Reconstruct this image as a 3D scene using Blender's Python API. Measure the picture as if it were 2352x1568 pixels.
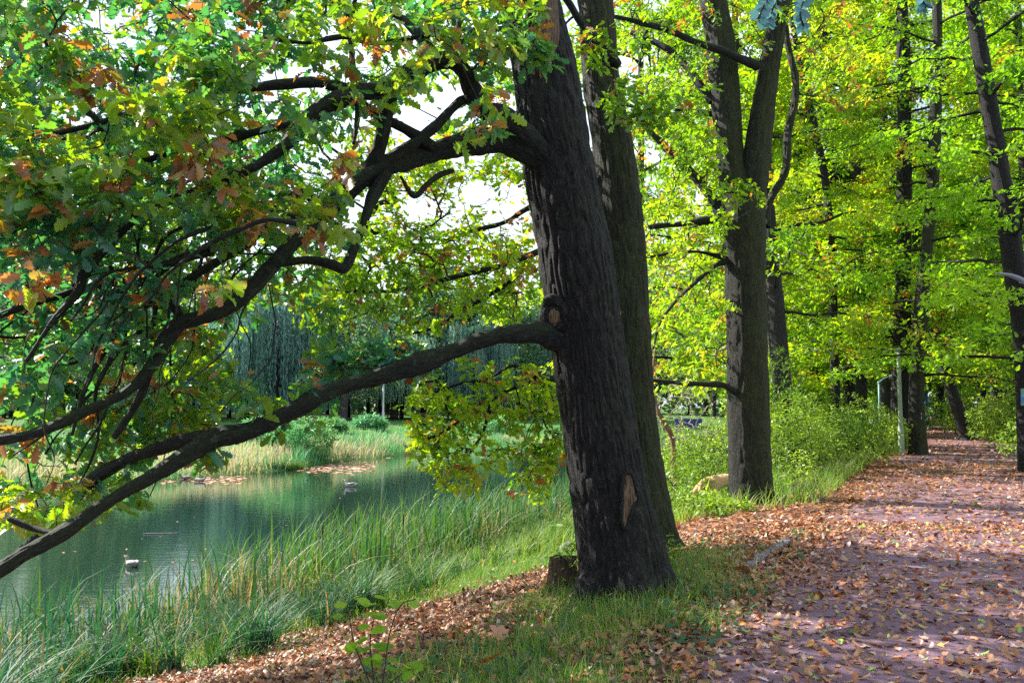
import bpy, math, random
import numpy as np
from mathutils import Vector

R = math.radians
rng = np.random.default_rng(7)
random.seed(7)
scene = bpy.context.scene
for o in list(bpy.data.objects):
    bpy.data.objects.remove(o)

# ---------------------------------------------------------------- camera
F = 2025.0            # focal length in pixels of a 2352 px wide picture
CX, CY = 1176.0, 784.0
EYE = 1.6
PITCH = R(4.12)
cam_d = bpy.data.cameras.new('camera')
cam_d.sensor_width = 36.0
cam_d.lens = 36.0 * F / 2352.0
cam_d.clip_start = 0.05
cam_d.clip_end = 1500
cam = bpy.data.objects.new('camera', cam_d)
scene.collection.objects.link(cam)
cam.location = (0, 0, EYE)
cam.rotation_euler = (math.pi / 2 + PITCH, 0, 0)
scene.camera = cam

# ---------------------------------------------------------------- light
SUN_EL, SUN_AZ = R(40), R(62)          # azimuth measured to the left of the view direction
world = bpy.data.worlds.new('World')
scene.world = world
world.use_nodes = True
wn, wl = world.node_tree.nodes, world.node_tree.links
wn.clear()
sky = wn.new('ShaderNodeTexSky')
sky.sky_type = 'NISHITA'
sky.sun_disc = False
sky.sun_elevation = SUN_EL
sky.sun_rotation = -SUN_AZ
sky.air_density = 1.2
sky.dust_density = 2.0
tc = wn.new('ShaderNodeTexCoord')
cmap = wn.new('ShaderNodeMapping')
cmap.inputs['Scale'].default_value = (1.0, 1.0, 2.2)
cn = wn.new('ShaderNodeTexNoise')
cn.inputs['Scale'].default_value = 2.2
cn.inputs['Detail'].default_value = 7
cn.inputs['Roughness'].default_value = 0.55
cr = wn.new('ShaderNodeValToRGB')
cr.color_ramp.elements[0].position = 0.36
cr.color_ramp.elements[1].position = 0.54
cmix = wn.new('ShaderNodeMixRGB')
cmix.inputs['Color2'].default_value = (6.6, 7.4, 8.6, 1)
bg = wn.new('ShaderNodeBackground')
bg.inputs['Strength'].default_value = 0.075
wo = wn.new('ShaderNodeOutputWorld')
wl.new(tc.outputs['Generated'], cmap.inputs['Vector'])
wl.new(cmap.outputs[0], cn.inputs['Vector'])
wl.new(cn.outputs['Fac'], cr.inputs['Fac'])
wl.new(cr.outputs['Color'], cmix.inputs['Fac'])
wl.new(sky.outputs[0], cmix.inputs['Color1'])
wl.new(cmix.outputs[0], bg.inputs['Color'])
wl.new(bg.outputs[0], wo.inputs['Surface'])

sun_d = bpy.data.lights.new('sun', 'SUN')
sun_d.energy = 5.0
sun_d.angle = R(0.5)
sun_d.color = (1.0, 0.95, 0.86)
sun = bpy.data.objects.new('sun', sun_d)
scene.collection.objects.link(sun)
SUNV = Vector((-math.sin(SUN_AZ) * math.cos(SUN_EL), math.cos(SUN_AZ) * math.cos(SUN_EL), math.sin(SUN_EL)))
sun.rotation_euler = SUNV.to_track_quat('Z', 'Y').to_euler()
sun.location = (-30, 20, 40)

scene.view_settings.view_transform = 'Standard'
scene.view_settings.look = 'None'
scene.view_settings.exposure = 1.5
scene.view_settings.gamma = 1.0
scene.view_settings.use_curve_mapping = False
scene.render.engine = 'CYCLES'
cy = scene.cycles
cy.max_bounces = 7
cy.diffuse_bounces = 4
cy.glossy_bounces = 2
cy.transmission_bounces = 5
cy.transparent_max_bounces = 4
cy.use_adaptive_sampling = True
cy.adaptive_threshold = 0.015
cy.use_denoising = False
cy.caustics_reflective = False
cy.caustics_refractive = False
cy.sample_clamp_indirect = 6

# ---------------------------------------------------------------- helpers
def W(px, py, d):
    """a point seen at (px, py) of the 2352 px picture, d metres ahead"""
    v = (CY - py) / F
    dy = math.cos(PITCH) - v * math.sin(PITCH)
    dz = math.sin(PITCH) + v * math.cos(PITCH)
    k = d / dy
    return np.array([(px - CX) / F * k, d, EYE + dz * k])

def WA(px, py, d):
    px, py, d = map(lambda a: np.asarray(a, float), (px, py, d))
    v = (CY - py) / F
    dy = math.cos(PITCH) - v * math.sin(PITCH)
    dz = math.sin(PITCH) + v * math.cos(PITCH)
    k = d / dy
    return np.stack([(px - CX) / F * k, d + 0 * k, EYE + dz * k], -1)

def proj(P):
    x, y, z = P[:, 0], P[:, 1], P[:, 2] - EYE
    f = y * math.cos(PITCH) + z * math.sin(PITCH)
    u = -y * math.sin(PITCH) + z * math.cos(PITCH)
    f = np.maximum(f, 1e-3)
    return CX + F * x / f, CY - F * u / f

_H = np.random.default_rng(3).random((32, 32, 32))
def vnoise(P):
    P = np.asarray(P, float)
    i = np.floor(P).astype(int)
    f = P - i
    f = f * f * (3 - 2 * f)
    i &= 31
    j = (i + 1) & 31
    x0, y0, z0 = i[..., 0], i[..., 1], i[..., 2]
    x1, y1, z1 = j[..., 0], j[..., 1], j[..., 2]
    fx, fy, fz = f[..., 0], f[..., 1], f[..., 2]
    a = _H[x0, y0, z0] * (1 - fx) + _H[x1, y0, z0] * fx
    b = _H[x0, y1, z0] * (1 - fx) + _H[x1, y1, z0] * fx
    c = _H[x0, y0, z1] * (1 - fx) + _H[x1, y0, z1] * fx
    d = _H[x0, y1, z1] * (1 - fx) + _H[x1, y1, z1] * fx
    return (a * (1 - fy) + b * fy) * (1 - fz) + (c * (1 - fy) + d * fy) * fz
def fbm(P, o=4):
    s, a, t = 0, 0.5, 0
    P = np.asarray(P, float)
    for k in range(o):
        s = s + a * vnoise(P + 7.3 * k)
        t += a
        P = P * 2.03
        a *= 0.5
    return s / t
def noise2(x, y, sc=1.0, off=0.0, o=3):
    return fbm(np.stack([np.asarray(x) * sc, np.asarray(y) * sc, np.full(np.shape(x), 1.7 + off)], -1), o)

def link(o, parent=None):
    scene.collection.objects.link(o)
    if parent is not None:
        o.parent = parent
        o.matrix_parent_inverse = parent.matrix_world.inverted() if False else parent_inv(parent)
    return o
def parent_inv(p):
    from mathutils import Matrix
    return Matrix.Translation(-Vector(p.location))

def tag(o, label=None, cat=None, group=None, kind=None):
    if label: o['label'] = label
    if cat: o['category'] = cat
    if group: o['group'] = group
    if kind: o['kind'] = kind
    return o
def thing(name, loc, label, cat, group=None):
    o = bpy.data.objects.new(name, None)
    o.location = tuple(float(a) for a in loc)
    o.empty_display_size = 0.2
    scene.collection.objects.link(o)
    return tag(o, label, cat, group)

class MB:
    """collects pieces and links them as one mesh"""
    def __init__(s):
        s.v, s.l, s.t, s.a, s.c, s.m = [], [], [], [], [], []
        s.n = 0
    def add(s, V, loops, totals, tint=None, bc=None, mi=0):
        V = np.asarray(V, np.float32).reshape(-1, 3)
        n = len(V)
        s.v.append(V)
        s.l.append(np.asarray(loops, np.int64).ravel() + s.n)
        tt = np.asarray(totals, np.int32).ravel()
        s.t.append(tt)
        s.a.append(np.full(n, 0.5, np.float32) if tint is None else np.broadcast_to(np.asarray(tint, np.float32), (n,)).copy())
        s.c.append(np.zeros((n, 3), np.float32) if bc is None else np.asarray(bc, np.float32).reshape(-1, 3))
        s.m.append(np.full(len(tt), mi, np.int32))
        s.n += n
        return s
    def build(s, name, mats, parent=None, smooth=True):
        me = bpy.data.meshes.new(name)
        V = np.concatenate(s.v)
        L = np.concatenate(s.l).astype(np.int32)
        T = np.concatenate(s.t)
        me.vertices.add(len(V))
        me.vertices.foreach_set('co', V.ravel())
        me.loops.add(len(L))
        me.loops.foreach_set('vertex_index', L)
        me.polygons.add(len(T))
        st = np.zeros(len(T), np.int32)
        st[1:] = np.cumsum(T)[:-1]
        me.polygons.foreach_set('loop_start', st)
        me.polygons.foreach_set('loop_total', T)
        me.polygons.foreach_set('material_index', np.concatenate(s.m))
        me.polygons.foreach_set('use_smooth', np.full(len(T), smooth))
        a = me.attributes.new('tint', 'FLOAT', 'POINT')
        a.data.foreach_set('value', np.concatenate(s.a))
        C = np.concatenate(s.c)
        if np.any(C):
            b = me.attributes.new('bc', 'FLOAT_VECTOR', 'POINT')
            b.data.foreach_set('vector', C.ravel())
        me.update(calc_edges=True)
        me.validate()
        for m in (mats if isinstance(mats, (list, tuple)) else [mats]):
            me.materials.append(m)
        o = bpy.data.objects.new(name, me)
        return link(o, parent)

def norm(v, ax=-1):
    return v / np.maximum(np.linalg.norm(v, axis=ax, keepdims=True), 1e-9)

def tubes(mb, P, Rr, sides=6, tint=0.5, mi=0, disp=None, cap=True, bscale=1.0):
    """P (N,K,3) centre lines, Rr (N,K) radii"""
    P = np.asarray(P, float)
    if P.ndim == 2: P = P[None]
    Rr = np.asarray(Rr, float)
    if Rr.ndim == 1: Rr = Rr[None]
    N, K, _ = P.shape
    T = np.empty_like(P)
    T[:, 1:-1] = P[:, 2:] - P[:, :-2]
    T[:, 0] = P[:, 1] - P[:, 0]
    T[:, -1] = P[:, -1] - P[:, -2]
    T = norm(T)
    ref = np.where(np.abs(T[:, :1, 2:3]) > 0.8, np.array([1.0, 0, 0]), np.array([0, 0, 1.0]))
    U = norm(np.cross(ref[:, 0], T[:, 0]))
    Us = [U]
    for k in range(1, K):
        U = norm(U - T[:, k] * np.sum(U * T[:, k], -1, keepdims=True))
        Us.append(U)
    U = np.stack(Us, 1)
    V = np.cross(T, U)
    a = np.linspace(0, 2 * np.pi, sides, endpoint=False)
    ca, sa = np.cos(a), np.sin(a)
    ln = np.concatenate([np.zeros((N, 1)), np.cumsum(np.linalg.norm(np.diff(P, axis=1), axis=-1), 1)], 1)
    RR = Rr[:, :, None] * np.ones(sides)
    bc = np.stack([RR * ca * bscale, RR * sa * bscale, np.broadcast_to(ln[:, :, None], RR.shape)], -1)
    bc = bc + (rng.random((N, 1, 1, 3)) * 20)
    if disp is not None:
        RR = RR + disp(bc, a, ln, Rr)
    X = P[:, :, None] + RR[..., None] * (ca[:, None] * U[:, :, None] + sa[:, None] * V[:, :, None])
    base = (np.arange(N) * K * sides)[:, None, None]
    k = (np.arange(K - 1) * sides)[None, :, None]
    j = np.arange(sides)[None, None]
    jn = (j + 1) % sides
    Q = np.stack([base + k + j, base + k + jn, base + k + sides + jn, base + k + sides + j], -1).reshape(-1, 4)
    loops = Q.ravel()
    tot = np.full(len(Q), 4)
    if cap:
        c = (base[:, 0] + (K - 1) * sides + np.arange(sides)[None]).reshape(-1)
        loops = np.concatenate([loops, c])
        tot = np.concatenate([tot, np.full(N, sides)])
    if np.ndim(tint) == 1:
        tint = np.repeat(tint, K * sides)
    mb.add(X.reshape(-1, 3), loops, tot, tint, bc.reshape(-1, 3), mi)
    return X

def spline(pts, n):
    """Catmull-Rom through rows of pts (any columns), n samples"""
    p = np.asarray(pts, float)
    p = np.vstack([2 * p[0] - p[1], p, 2 * p[-1] - p[-2]])
    m = len(p) - 3
    t = np.linspace(0, m, n)
    i = np.minimum(t.astype(int), m - 1)
    f = (t - i)[:, None]
    a, b, c, d = p[i], p[i + 1], p[i + 2], p[i + 3]
    return 0.5 * (2 * b + (c - a) * f + (2 * a - 5 * b + 4 * c - d) * f ** 2 + (3 * b - a - 3 * c + d) * f ** 3)

# ---- boxes for built things
def box(mb, c, s, rz=0.0, bev=0.0, tint=0.5, mi=0, M=None):
    x, y, z = [a / 2 for a in s]
    if bev <= 0:
        v = np.array([[-x,-y,-z],[x,-y,-z],[x,y,-z],[-x,y,-z],[-x,-y,z],[x,-y,z],[x,y,z],[-x,y,z]])
        f = [[0,3,2,1],[4,5,6,7],[0,1,5,4],[1,2,6,5],[2,3,7,6],[3,0,4,7]]
        lo, to = sum(f, []), [4] * 6
    else:
        b = bev
        ring = lambda q: [[-x+q,-y],[x-q,-y],[x,-y+q],[x,y-q],[x-q,y],[-x+q,y],[-x,y-q],[-x,-y+q]]
        v = []
        for zz, sc in ((-z, 1), (-z + b, 0), (z - b, 0), (z, 1)):
            for p in ring(b):
                k = (1 - b / x * sc, 1 - b / y * sc)
                v.append([p[0] * k[0], p[1] * k[1], zz])
        v = np.array(v)
        lo, to = [7,6,5,4,3,2,1,0], [8]
        for r in range(3):
            for j in range(8):
                q = (j + 1) % 8
                lo += [r*8+j, r*8+q, r*8+8+q, r*8+8+j]; to.append(4)
        lo += list(range(24, 32)); to.append(8)
    if M is not None:
        v = v @ np.asarray(M).T
    cz, sz = math.cos(rz), math.sin(rz)
    v = v @ np.array([[cz, sz, 0], [-sz, cz, 0], [0, 0, 1]]) + np.asarray(c, float)
    mb.add(v, lo, to, tint, v * 1.0, mi)

# ---------------------------------------------------------------- materials
def newmat(name):
    m = bpy.data.materials.new(name)
    m.use_nodes = True
    n = m.node_tree
    n.nodes.clear()
    return m, n.nodes, n.links
def N(nodes, t, **kw):
    n = nodes.new('ShaderNode' + t)
    for k, v in kw.items():
        setattr(n, k, v)
    return n
def ramp(nodes, stops, interp='LINEAR'):
    r = nodes.new('ShaderNodeValToRGB')
    r.color_ramp.interpolation = interp
    e = r.color_ramp.elements
    while len(e) > 1: e.remove(e[-1])
    e[0].position = stops[0][0]; e[0].color = (*stops[0][1], 1)
    for p, c in stops[1:]:
        q = e.new(p); q.color = (*c, 1)
    return r

def leaf_mat(name, stops, trans=0.5, tsat=(1.5, 1.6, 0.6), rough=0.42, spec=0.5):
    m, n, l = newmat(name)
    at = N(n, 'Attribute', attribute_name='tint')
    r = ramp(n, stops)
    l.new(at.outputs['Fac'], r.inputs['Fac'])
    p = N(n, 'BsdfPrincipled')
    p.inputs['Roughness'].default_value = rough
    p.inputs['Specular IOR Level'].default_value = spec
    geo = N(n, 'NewGeometry')
    under = N(n, 'MixRGB', blend_type='MIX')
    under.inputs['Color2'].default_value = (0.16, 0.20, 0.11, 1)
    mul = N(n, 'Math', operation='MULTIPLY'); mul.inputs[1].default_value = 0.25
    l.new(geo.outputs['Backfacing'], mul.inputs[0])
    l.new(mul.outputs[0], under.inputs['Fac'])
    l.new(r.outputs['Color'], under.inputs['Color1'])
    l.new(under.outputs[0], p.inputs['Base Color'])
    tm = N(n, 'MixRGB', blend_type='MULTIPLY')
    tm.inputs['Fac'].default_value = 1
    tm.inputs['Color2'].default_value = (*tsat, 1)
    l.new(r.outputs['Color'], tm.inputs['Color1'])
    t = N(n, 'BsdfTranslucent')
    l.new(tm.outputs[0], t.inputs['Color'])
    mx = N(n, 'MixShader')
    mx.inputs['Fac'].default_value = trans
    l.new(p.outputs[0], mx.inputs[1]); l.new(t.outputs[0], mx.inputs[2])
    o = N(n, 'OutputMaterial')
    l.new(mx.outputs[0], o.inputs['Surface'])
    return m

AUT = [(0.80, (0.27, 0.21, 0.03)), (0.86, (0.36, 0.14, 0.05)), (0.92, (0.33, 0.12, 0.07)), (1.0, (0.15, 0.055, 0.035))]
M_NEAR = leaf_mat('oak_leaf_near', [(0, (0.035, 0.16, 0.13)), (0.2, (0.055, 0.20, 0.11)), (0.42, (0.12, 0.25, 0.028)), (0.7, (0.24, 0.34, 0.02)), (0.76, (0.30, 0.36, 0.03))] + AUT, 0.5, (1.8, 1.8, 0.45), 0.36, 0.8)  # teal end of the ramp stands in for sky reflected on the leaves
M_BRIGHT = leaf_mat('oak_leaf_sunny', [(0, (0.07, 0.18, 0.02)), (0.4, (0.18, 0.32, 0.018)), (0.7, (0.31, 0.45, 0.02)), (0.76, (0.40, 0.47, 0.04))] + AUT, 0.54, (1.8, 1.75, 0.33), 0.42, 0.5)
M_MAPLE = leaf_mat('maple_leaf', [(0, (0.08, 0.20, 0.02)), (0.5, (0.20, 0.36, 0.02)), (1.0, (0.33, 0.50, 0.04))], 0.54, (1.65, 1.75, 0.35), 0.45, 0.4)
M_DEEP = leaf_mat('shaded_wood_leaf', [(0, (0.03, 0.08, 0.016)), (0.5, (0.10, 0.19, 0.018)), (0.8, (0.20, 0.31, 0.02)), (1.0, (0.30, 0.36, 0.05))], 0.45, (1.8, 1.7, 0.4), 0.5, 0.4)  # greens darkened to paint in the deep shade of the wood
M_FAR = leaf_mat('hazed_far_leaf', [(0, (0.06, 0.15, 0.12)), (0.5, (0.13, 0.24, 0.14)), (0.8, (0.25, 0.34, 0.17)), (1.0, (0.38, 0.38, 0.27))], 0.4, (1.4, 1.5, 0.8), 0.55, 0.4)  # paler, greyer greens put the distance haze into the colour
M_WILLOW = leaf_mat('hazed_willow_leaf', [(0, (0.08, 0.17, 0.19)), (0.5, (0.15, 0.28, 0.27)), (1.0, (0.28, 0.40, 0.26))], 0.35, (1.2, 1.4, 1.0), 0.45, 0.5)  # bluish teal carries the far bank's haze in the leaf colour
M_BUSH = leaf_mat('bush_leaf', [(0, (0.07, 0.16, 0.025)), (0.5, (0.17, 0.29, 0.03)), (0.85, (0.31, 0.43, 0.08)), (1.0, (0.40, 0.45, 0.15))], 0.45, (1.7, 1.6, 0.4), 0.4, 0.5)
M_BLUE = leaf_mat('glaucous_leaf', [(0, (0.05, 0.17, 0.20)), (1.0, (0.12, 0.27, 0.32))], 0.25, (1.2, 1.4, 0.9), 0.4, 0.5)
M_LITTER = leaf_mat('dead_leaf', [(0, (0.055, 0.022, 0.02)), (0.25, (0.20, 0.07, 0.04)), (0.5, (0.42, 0.15, 0.055)), (0.7, (0.46, 0.23, 0.13)), (0.84, (0.58, 0.42, 0.36)), (0.9, (0.52, 0.17, 0.04)), (0.95, (0.50, 0.34, 0.05)), (1.0, (0.25, 0.40, 0.06))], 0.15, (1.3, 1.0, 0.7), 0.5, 0.5)
M_GRASS = leaf_mat('grass_blade', [(0, (0.03, 0.13, 0.08)), (0.3, (0.05, 0.14, 0.03)), (0.6, (0.12, 0.23, 0.022)), (0.8, (0.24, 0.36, 0.06)), (0.88, (0.38, 0.32, 0.16)), (1.0, (0.42, 0.25, 0.15))], 0.4, (1.5, 1.5, 0.6), 0.5, 0.3)
M_REED = leaf_mat('reed_blade', [(0, (0.02, 0.11, 0.085)), (0.25, (0.04, 0.14, 0.05)), (0.6, (0.10, 0.20, 0.02)), (0.78, (0.18, 0.27, 0.05)), (0.86, (0.33, 0.29, 0.19)), (1.0, (0.22, 0.14, 0.09))], 0.3, (1.5, 1.5, 0.6), 0.55, 0.22)
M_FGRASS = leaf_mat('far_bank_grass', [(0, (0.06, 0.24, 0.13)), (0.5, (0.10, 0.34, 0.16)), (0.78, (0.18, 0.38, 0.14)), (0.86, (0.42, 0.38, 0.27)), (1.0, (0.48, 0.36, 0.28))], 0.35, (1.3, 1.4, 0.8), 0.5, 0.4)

def bark_mat(name, dark, light, moss, moss_amt=0.5, bump=0.6, sc=1.0, lichen=0.15, mmin=0.42):
    m, n, l = newmat(name)
    at = N(n, 'Attribute', attribute_name='bc')
    mp = N(n, 'Mapping')
    mp.inputs['Scale'].default_value = (52 * sc, 52 * sc, 8.5 * sc)
    l.new(at.outputs['Vector'], mp.inputs['Vector'])
    n1 = N(n, 'TexNoise'); n1.inputs['Scale'].default_value = 1.0; n1.inputs['Detail'].default_value = 4; n1.inputs['Roughness'].default_value = 0.6; n1.inputs['Distortion'].default_value = 0.6
    l.new(mp.outputs[0], n1.inputs['Vector'])
    sb = N(n, 'Math', operation='SUBTRACT'); sb.inputs[1].default_value = 0.5
    l.new(n1.outputs['Fac'], sb.inputs[0])
    ab = N(n, 'Math', operation='ABSOLUTE'); l.new(sb.outputs[0], ab.inputs[0])
    fr = ramp(n, [(0.0, (0, 0, 0)), (0.05, (0.45, 0.45, 0.45)), (0.16, (1, 1, 1))])
    l.new(ab.outputs[0], fr.inputs['Fac'])
    mpc = N(n, 'Mapping'); mpc.inputs['Scale'].default_value = (16 * sc, 16 * sc, 24 * sc)
    l.new(at.outputs['Vector'], mpc.inputs['Vector'])
    n3 = N(n, 'TexNoise'); n3.inputs['Scale'].default_value = 1.0; n3.inputs['Detail'].default_value = 3
    l.new(mpc.outputs[0], n3.inputs['Vector'])
    s3 = N(n, 'Math', operation='SUBTRACT'); s3.inputs[1].default_value = 0.5; l.new(n3.outputs['Fac'], s3.inputs[0])
    a3 = N(n, 'Math', operation='ABSOLUTE'); l.new(s3.outputs[0], a3.inputs[0])
    fr3 = ramp(n, [(0.0, (0.45, 0.45, 0.45)), (0.03, (1, 1, 1))]); l.new(a3.outputs[0], fr3.inputs['Fac'])
    fm = N(n, 'MixRGB', blend_type='MULTIPLY'); fm.inputs['Fac'].default_value = 1
    l.new(fr.outputs[0], fm.inputs['Color1']); l.new(fr3.outputs[0], fm.inputs['Color2'])
    n2 = N(n, 'TexNoise'); n2.inputs['Scale'].default_value = 2.6; n2.inputs['Detail'].default_value = 6; n2.inputs['Roughness'].default_value = 0.75
    l.new(mp.outputs[0], n2.inputs['Vector'])
    hm = N(n, 'Math', operation='MULTIPLY_ADD'); hm.inputs[1].default_value = 0.7
    l.new(n2.outputs['Fac'], hm.inputs[0]); l.new(fm.outputs[0], hm.inputs[2])
    hd = N(n, 'Math', operation='DIVIDE'); hd.inputs[1].default_value = 1.5
    l.new(hm.outputs[0], hd.inputs[0])
    cr_ = ramp(n, [(0.38, dark), (0.98, light)])
    l.new(hd.outputs[0], cr_.inputs['Fac'])
    geo = N(n, 'NewGeometry')
    sx = N(n, 'SeparateXYZ'); l.new(geo.outputs['Normal'], sx.inputs[0])
    big = N(n, 'TexNoise'); big.inputs['Scale'].default_value = 1.6; big.inputs['Detail'].default_value = 5
    tco = N(n, 'TexCoord'); l.new(tco.outputs['Object'], big.inputs['Vector'])
    # algae and moss keep to the north (right) side and the tops of limbs
    m1 = N(n, 'Math', operation='MULTIPLY_ADD'); m1.inputs[1].default_value = 0.45
    l.new(sx.outputs['X'], m1.inputs[0])
    m2 = N(n, 'Math', operation='MULTIPLY_ADD'); m2.inputs[1].default_value = 0.5
    l.new(sx.outputs['Z'], m2.inputs[0]); l.new(big.outputs['Fac'], m2.inputs[2]); l.new(m2.outputs[0], m1.inputs[2])
    mr = N(n, 'MapRange'); mr.inputs['From Min'].default_value = mmin; mr.inputs['From Max'].default_value = mmin + 0.43
    mr.inputs['To Max'].default_value = moss_amt
    l.new(m1.outputs[0], mr.inputs['Value'])
    mx = N(n, 'MixRGB'); mx.inputs['Color2'].default_value = (*moss, 1)
    mf = N(n, 'Math', operation='MULTIPLY'); l.new(mr.outputs[0], mf.inputs[0]); l.new(hd.outputs[0], mf.inputs[1])
    l.new(mf.outputs[0], mx.inputs['Fac']); l.new(cr_.outputs['Color'], mx.inputs['Color1'])
    ln = N(n, 'TexNoise'); ln.inputs['Scale'].default_value = 14; ln.inputs['Detail'].default_value = 5
    l.new(tco.outputs['Object'], ln.inputs['Vector'])
    lr = ramp(n, [(0.60, (0, 0, 0)), (0.70, (lichen,) * 3)])
    l.new(ln.outputs['Fac'], lr.inputs['Fac'])
    mx2 = N(n, 'MixRGB'); mx2.inputs['Color2'].default_value = (0.09, 0.13, 0.10, 1)
    l.new(lr.outputs['Color'], mx2.inputs['Fac']); l.new(mx.outputs[0], mx2.inputs['Color1'])
    p = N(n, 'BsdfPrincipled'); p.inputs['Roughness'].default_value = 0.75; p.inputs['Specular IOR Level'].default_value = 0.35
    l.new(mx2.outputs[0], p.inputs['Base Color'])
    b = N(n, 'Bump'); b.inputs['Strength'].default_value = bump; b.inputs['Distance'].default_value = 0.02 / sc ** 0.5
    l.new(hm.outputs[0], b.inputs['Height']); l.new(b.outputs[0], p.inputs['Normal'])
    o = N(n, 'OutputMaterial'); l.new(p.outputs[0], o.inputs['Surface'])
    return m
MOSS = (0.065, 0.085, 0.018)
B_OAK = bark_mat('oak_bark', (0.0005, 0.0004, 0.0006), (0.035, 0.025, 0.033), (0.04, 0.05, 0.012), 0.5, 0.9)
B_LIMB = bark_mat('limb_bark', (0.003, 0.004, 0.004), (0.026, 0.029, 0.028), (0.024, 0.036, 0.008), 0.95, 0.8, 1.3, 0.25)
B_TWIG = bark_mat('twig_bark', (0.010, 0.008, 0.009), (0.040, 0.036, 0.034), (0.04, 0.05, 0.02), 0.3, 0.3, 3.0, 0.2)
B_GREY = bark_mat('greenish_bark', (0.0015, 0.002, 0.0012), (0.044, 0.042, 0.026), (0.050, 0.064, 0.008), 1.0, 0.9, mmin=0.2)
B_FAR = bark_mat('wood_bark', (0.006, 0.005, 0.006), (0.048, 0.040, 0.042), (0.035, 0.042, 0.012), 0.4, 0.5, 0.7)
B_PURPLE = bark_mat('purplish_bark', (0.04, 0.028, 0.04), (0.20, 0.13, 0.18), MOSS, 0.2, 0.5, 0.7)

def simple_mat(name, col, rough=0.6, col2=None, scale=8.0, spec=0.4, metal=0.0, bump=0.0, stretch=(1, 1, 1)):
    m, n, l = newmat(name)
    p = N(n, 'BsdfPrincipled'); p.inputs['Roughness'].default_value = rough
    p.inputs['Specular IOR Level'].default_value = spec; p.inputs['Metallic'].default_value = metal
    tco = N(n, 'TexCoord'); mp = N(n, 'Mapping'); mp.inputs['Scale'].default_value = stretch
    l.new(tco.outputs['Object'], mp.inputs['Vector'])
    nz = N(n, 'TexNoise'); nz.inputs['Scale'].default_value = scale; nz.inputs['Detail'].default_value = 6
    l.new(mp.outputs[0], nz.inputs['Vector'])
    c2 = col2 or tuple(c * 0.6 for c in col)
    r = ramp(n, [(0.35, c2), (0.65, col)])
    l.new(nz.outputs['Fac'], r.inputs['Fac']); l.new(r.outputs['Color'], p.inputs['Base Color'])
    if bump:
        b = N(n, 'Bump'); b.inputs['Strength'].default_value = bump; b.inputs['Distance'].default_value = 0.02
        l.new(nz.outputs['Fac'], b.inputs['Height']); l.new(b.outputs[0], p.inputs['Normal'])
    o = N(n, 'OutputMaterial'); l.new(p.outputs[0], o.inputs['Surface'])
    return m
M_DEADWOOD = simple_mat('bare_dead_wood', (0.30, 0.20, 0.15), 0.8, (0.12, 0.07, 0.05), 9, 0.3, 0, 0.5, (6, 6, 0.8))
M_WOUND = simple_mat('torn_wood', (0.15, 0.10, 0.055), 0.85, (0.03, 0.018, 0.010), 11, 0.3, 0, 0.7, (7, 7, 0.9))
M_STUMP = simple_mat('rotten_stump', (0.11, 0.07, 0.045), 0.9, (0.02, 0.013, 0.010), 7, 0.3, 0, 0.8, (6, 6, 0.7))
M_KERB = simple_mat('kerb_stone', (0.20, 0.19, 0.21), 0.85, (0.10, 0.09, 0.11), 25, 0.3, 0, 0.4)
M_POLE_G = simple_mat('pale_green_paint', (0.20, 0.26, 0.15), 0.6, (0.14, 0.19, 0.11), 5, 0.4)
M_POLE_T = simple_mat('teal_paint', (0.16, 0.32, 0.30), 0.5, (0.10, 0.22, 0.20), 5, 0.4)
M_POLE_B = simple_mat('blue_paint', (0.03, 0.16, 0.38), 0.4, (0.02, 0.10, 0.25), 5, 0.5)
M_WHITE = simple_mat('white_paint', (0.75, 0.75, 0.74), 0.5, (0.6, 0.6, 0.6), 5, 0.4)
M_RED = simple_mat('red_paint', (0.50, 0.06, 0.03), 0.6, (0.38, 0.05, 0.03), 20, 0.4)
M_MBLUE = simple_mat('marker_blue', (0.06, 0.18, 0.50), 0.6, (0.05, 0.14, 0.4), 20, 0.4)
M_BENCH = simple_mat('weathered_bench_wood', (0.16, 0.10, 0.11), 0.7, (0.08, 0.05, 0.06), 6, 0.3)
M_LAMPGREY = simple_mat('lamp_grey', (0.16, 0.18, 0.22), 0.4, (0.12, 0.13, 0.16), 6, 0.5)
M_BOX = simple_mat('pale_blue_sheet', (0.42, 0.52, 0.72), 0.5, (0.34, 0.42, 0.60), 3, 0.4)
M_BRICK = simple_mat('red_brick', (0.42, 0.12, 0.06), 0.8, (0.28, 0.08, 0.05), 12, 0.3)
M_ROOF = simple_mat('dark_roof', (0.08, 0.06, 0.06), 0.7)
M_DEEPBLUE = simple_mat('ultramarine_boards', (0.08, 0.10, 0.34), 0.5, (0.05, 0.06, 0.22), 3, 0.4)

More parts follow.
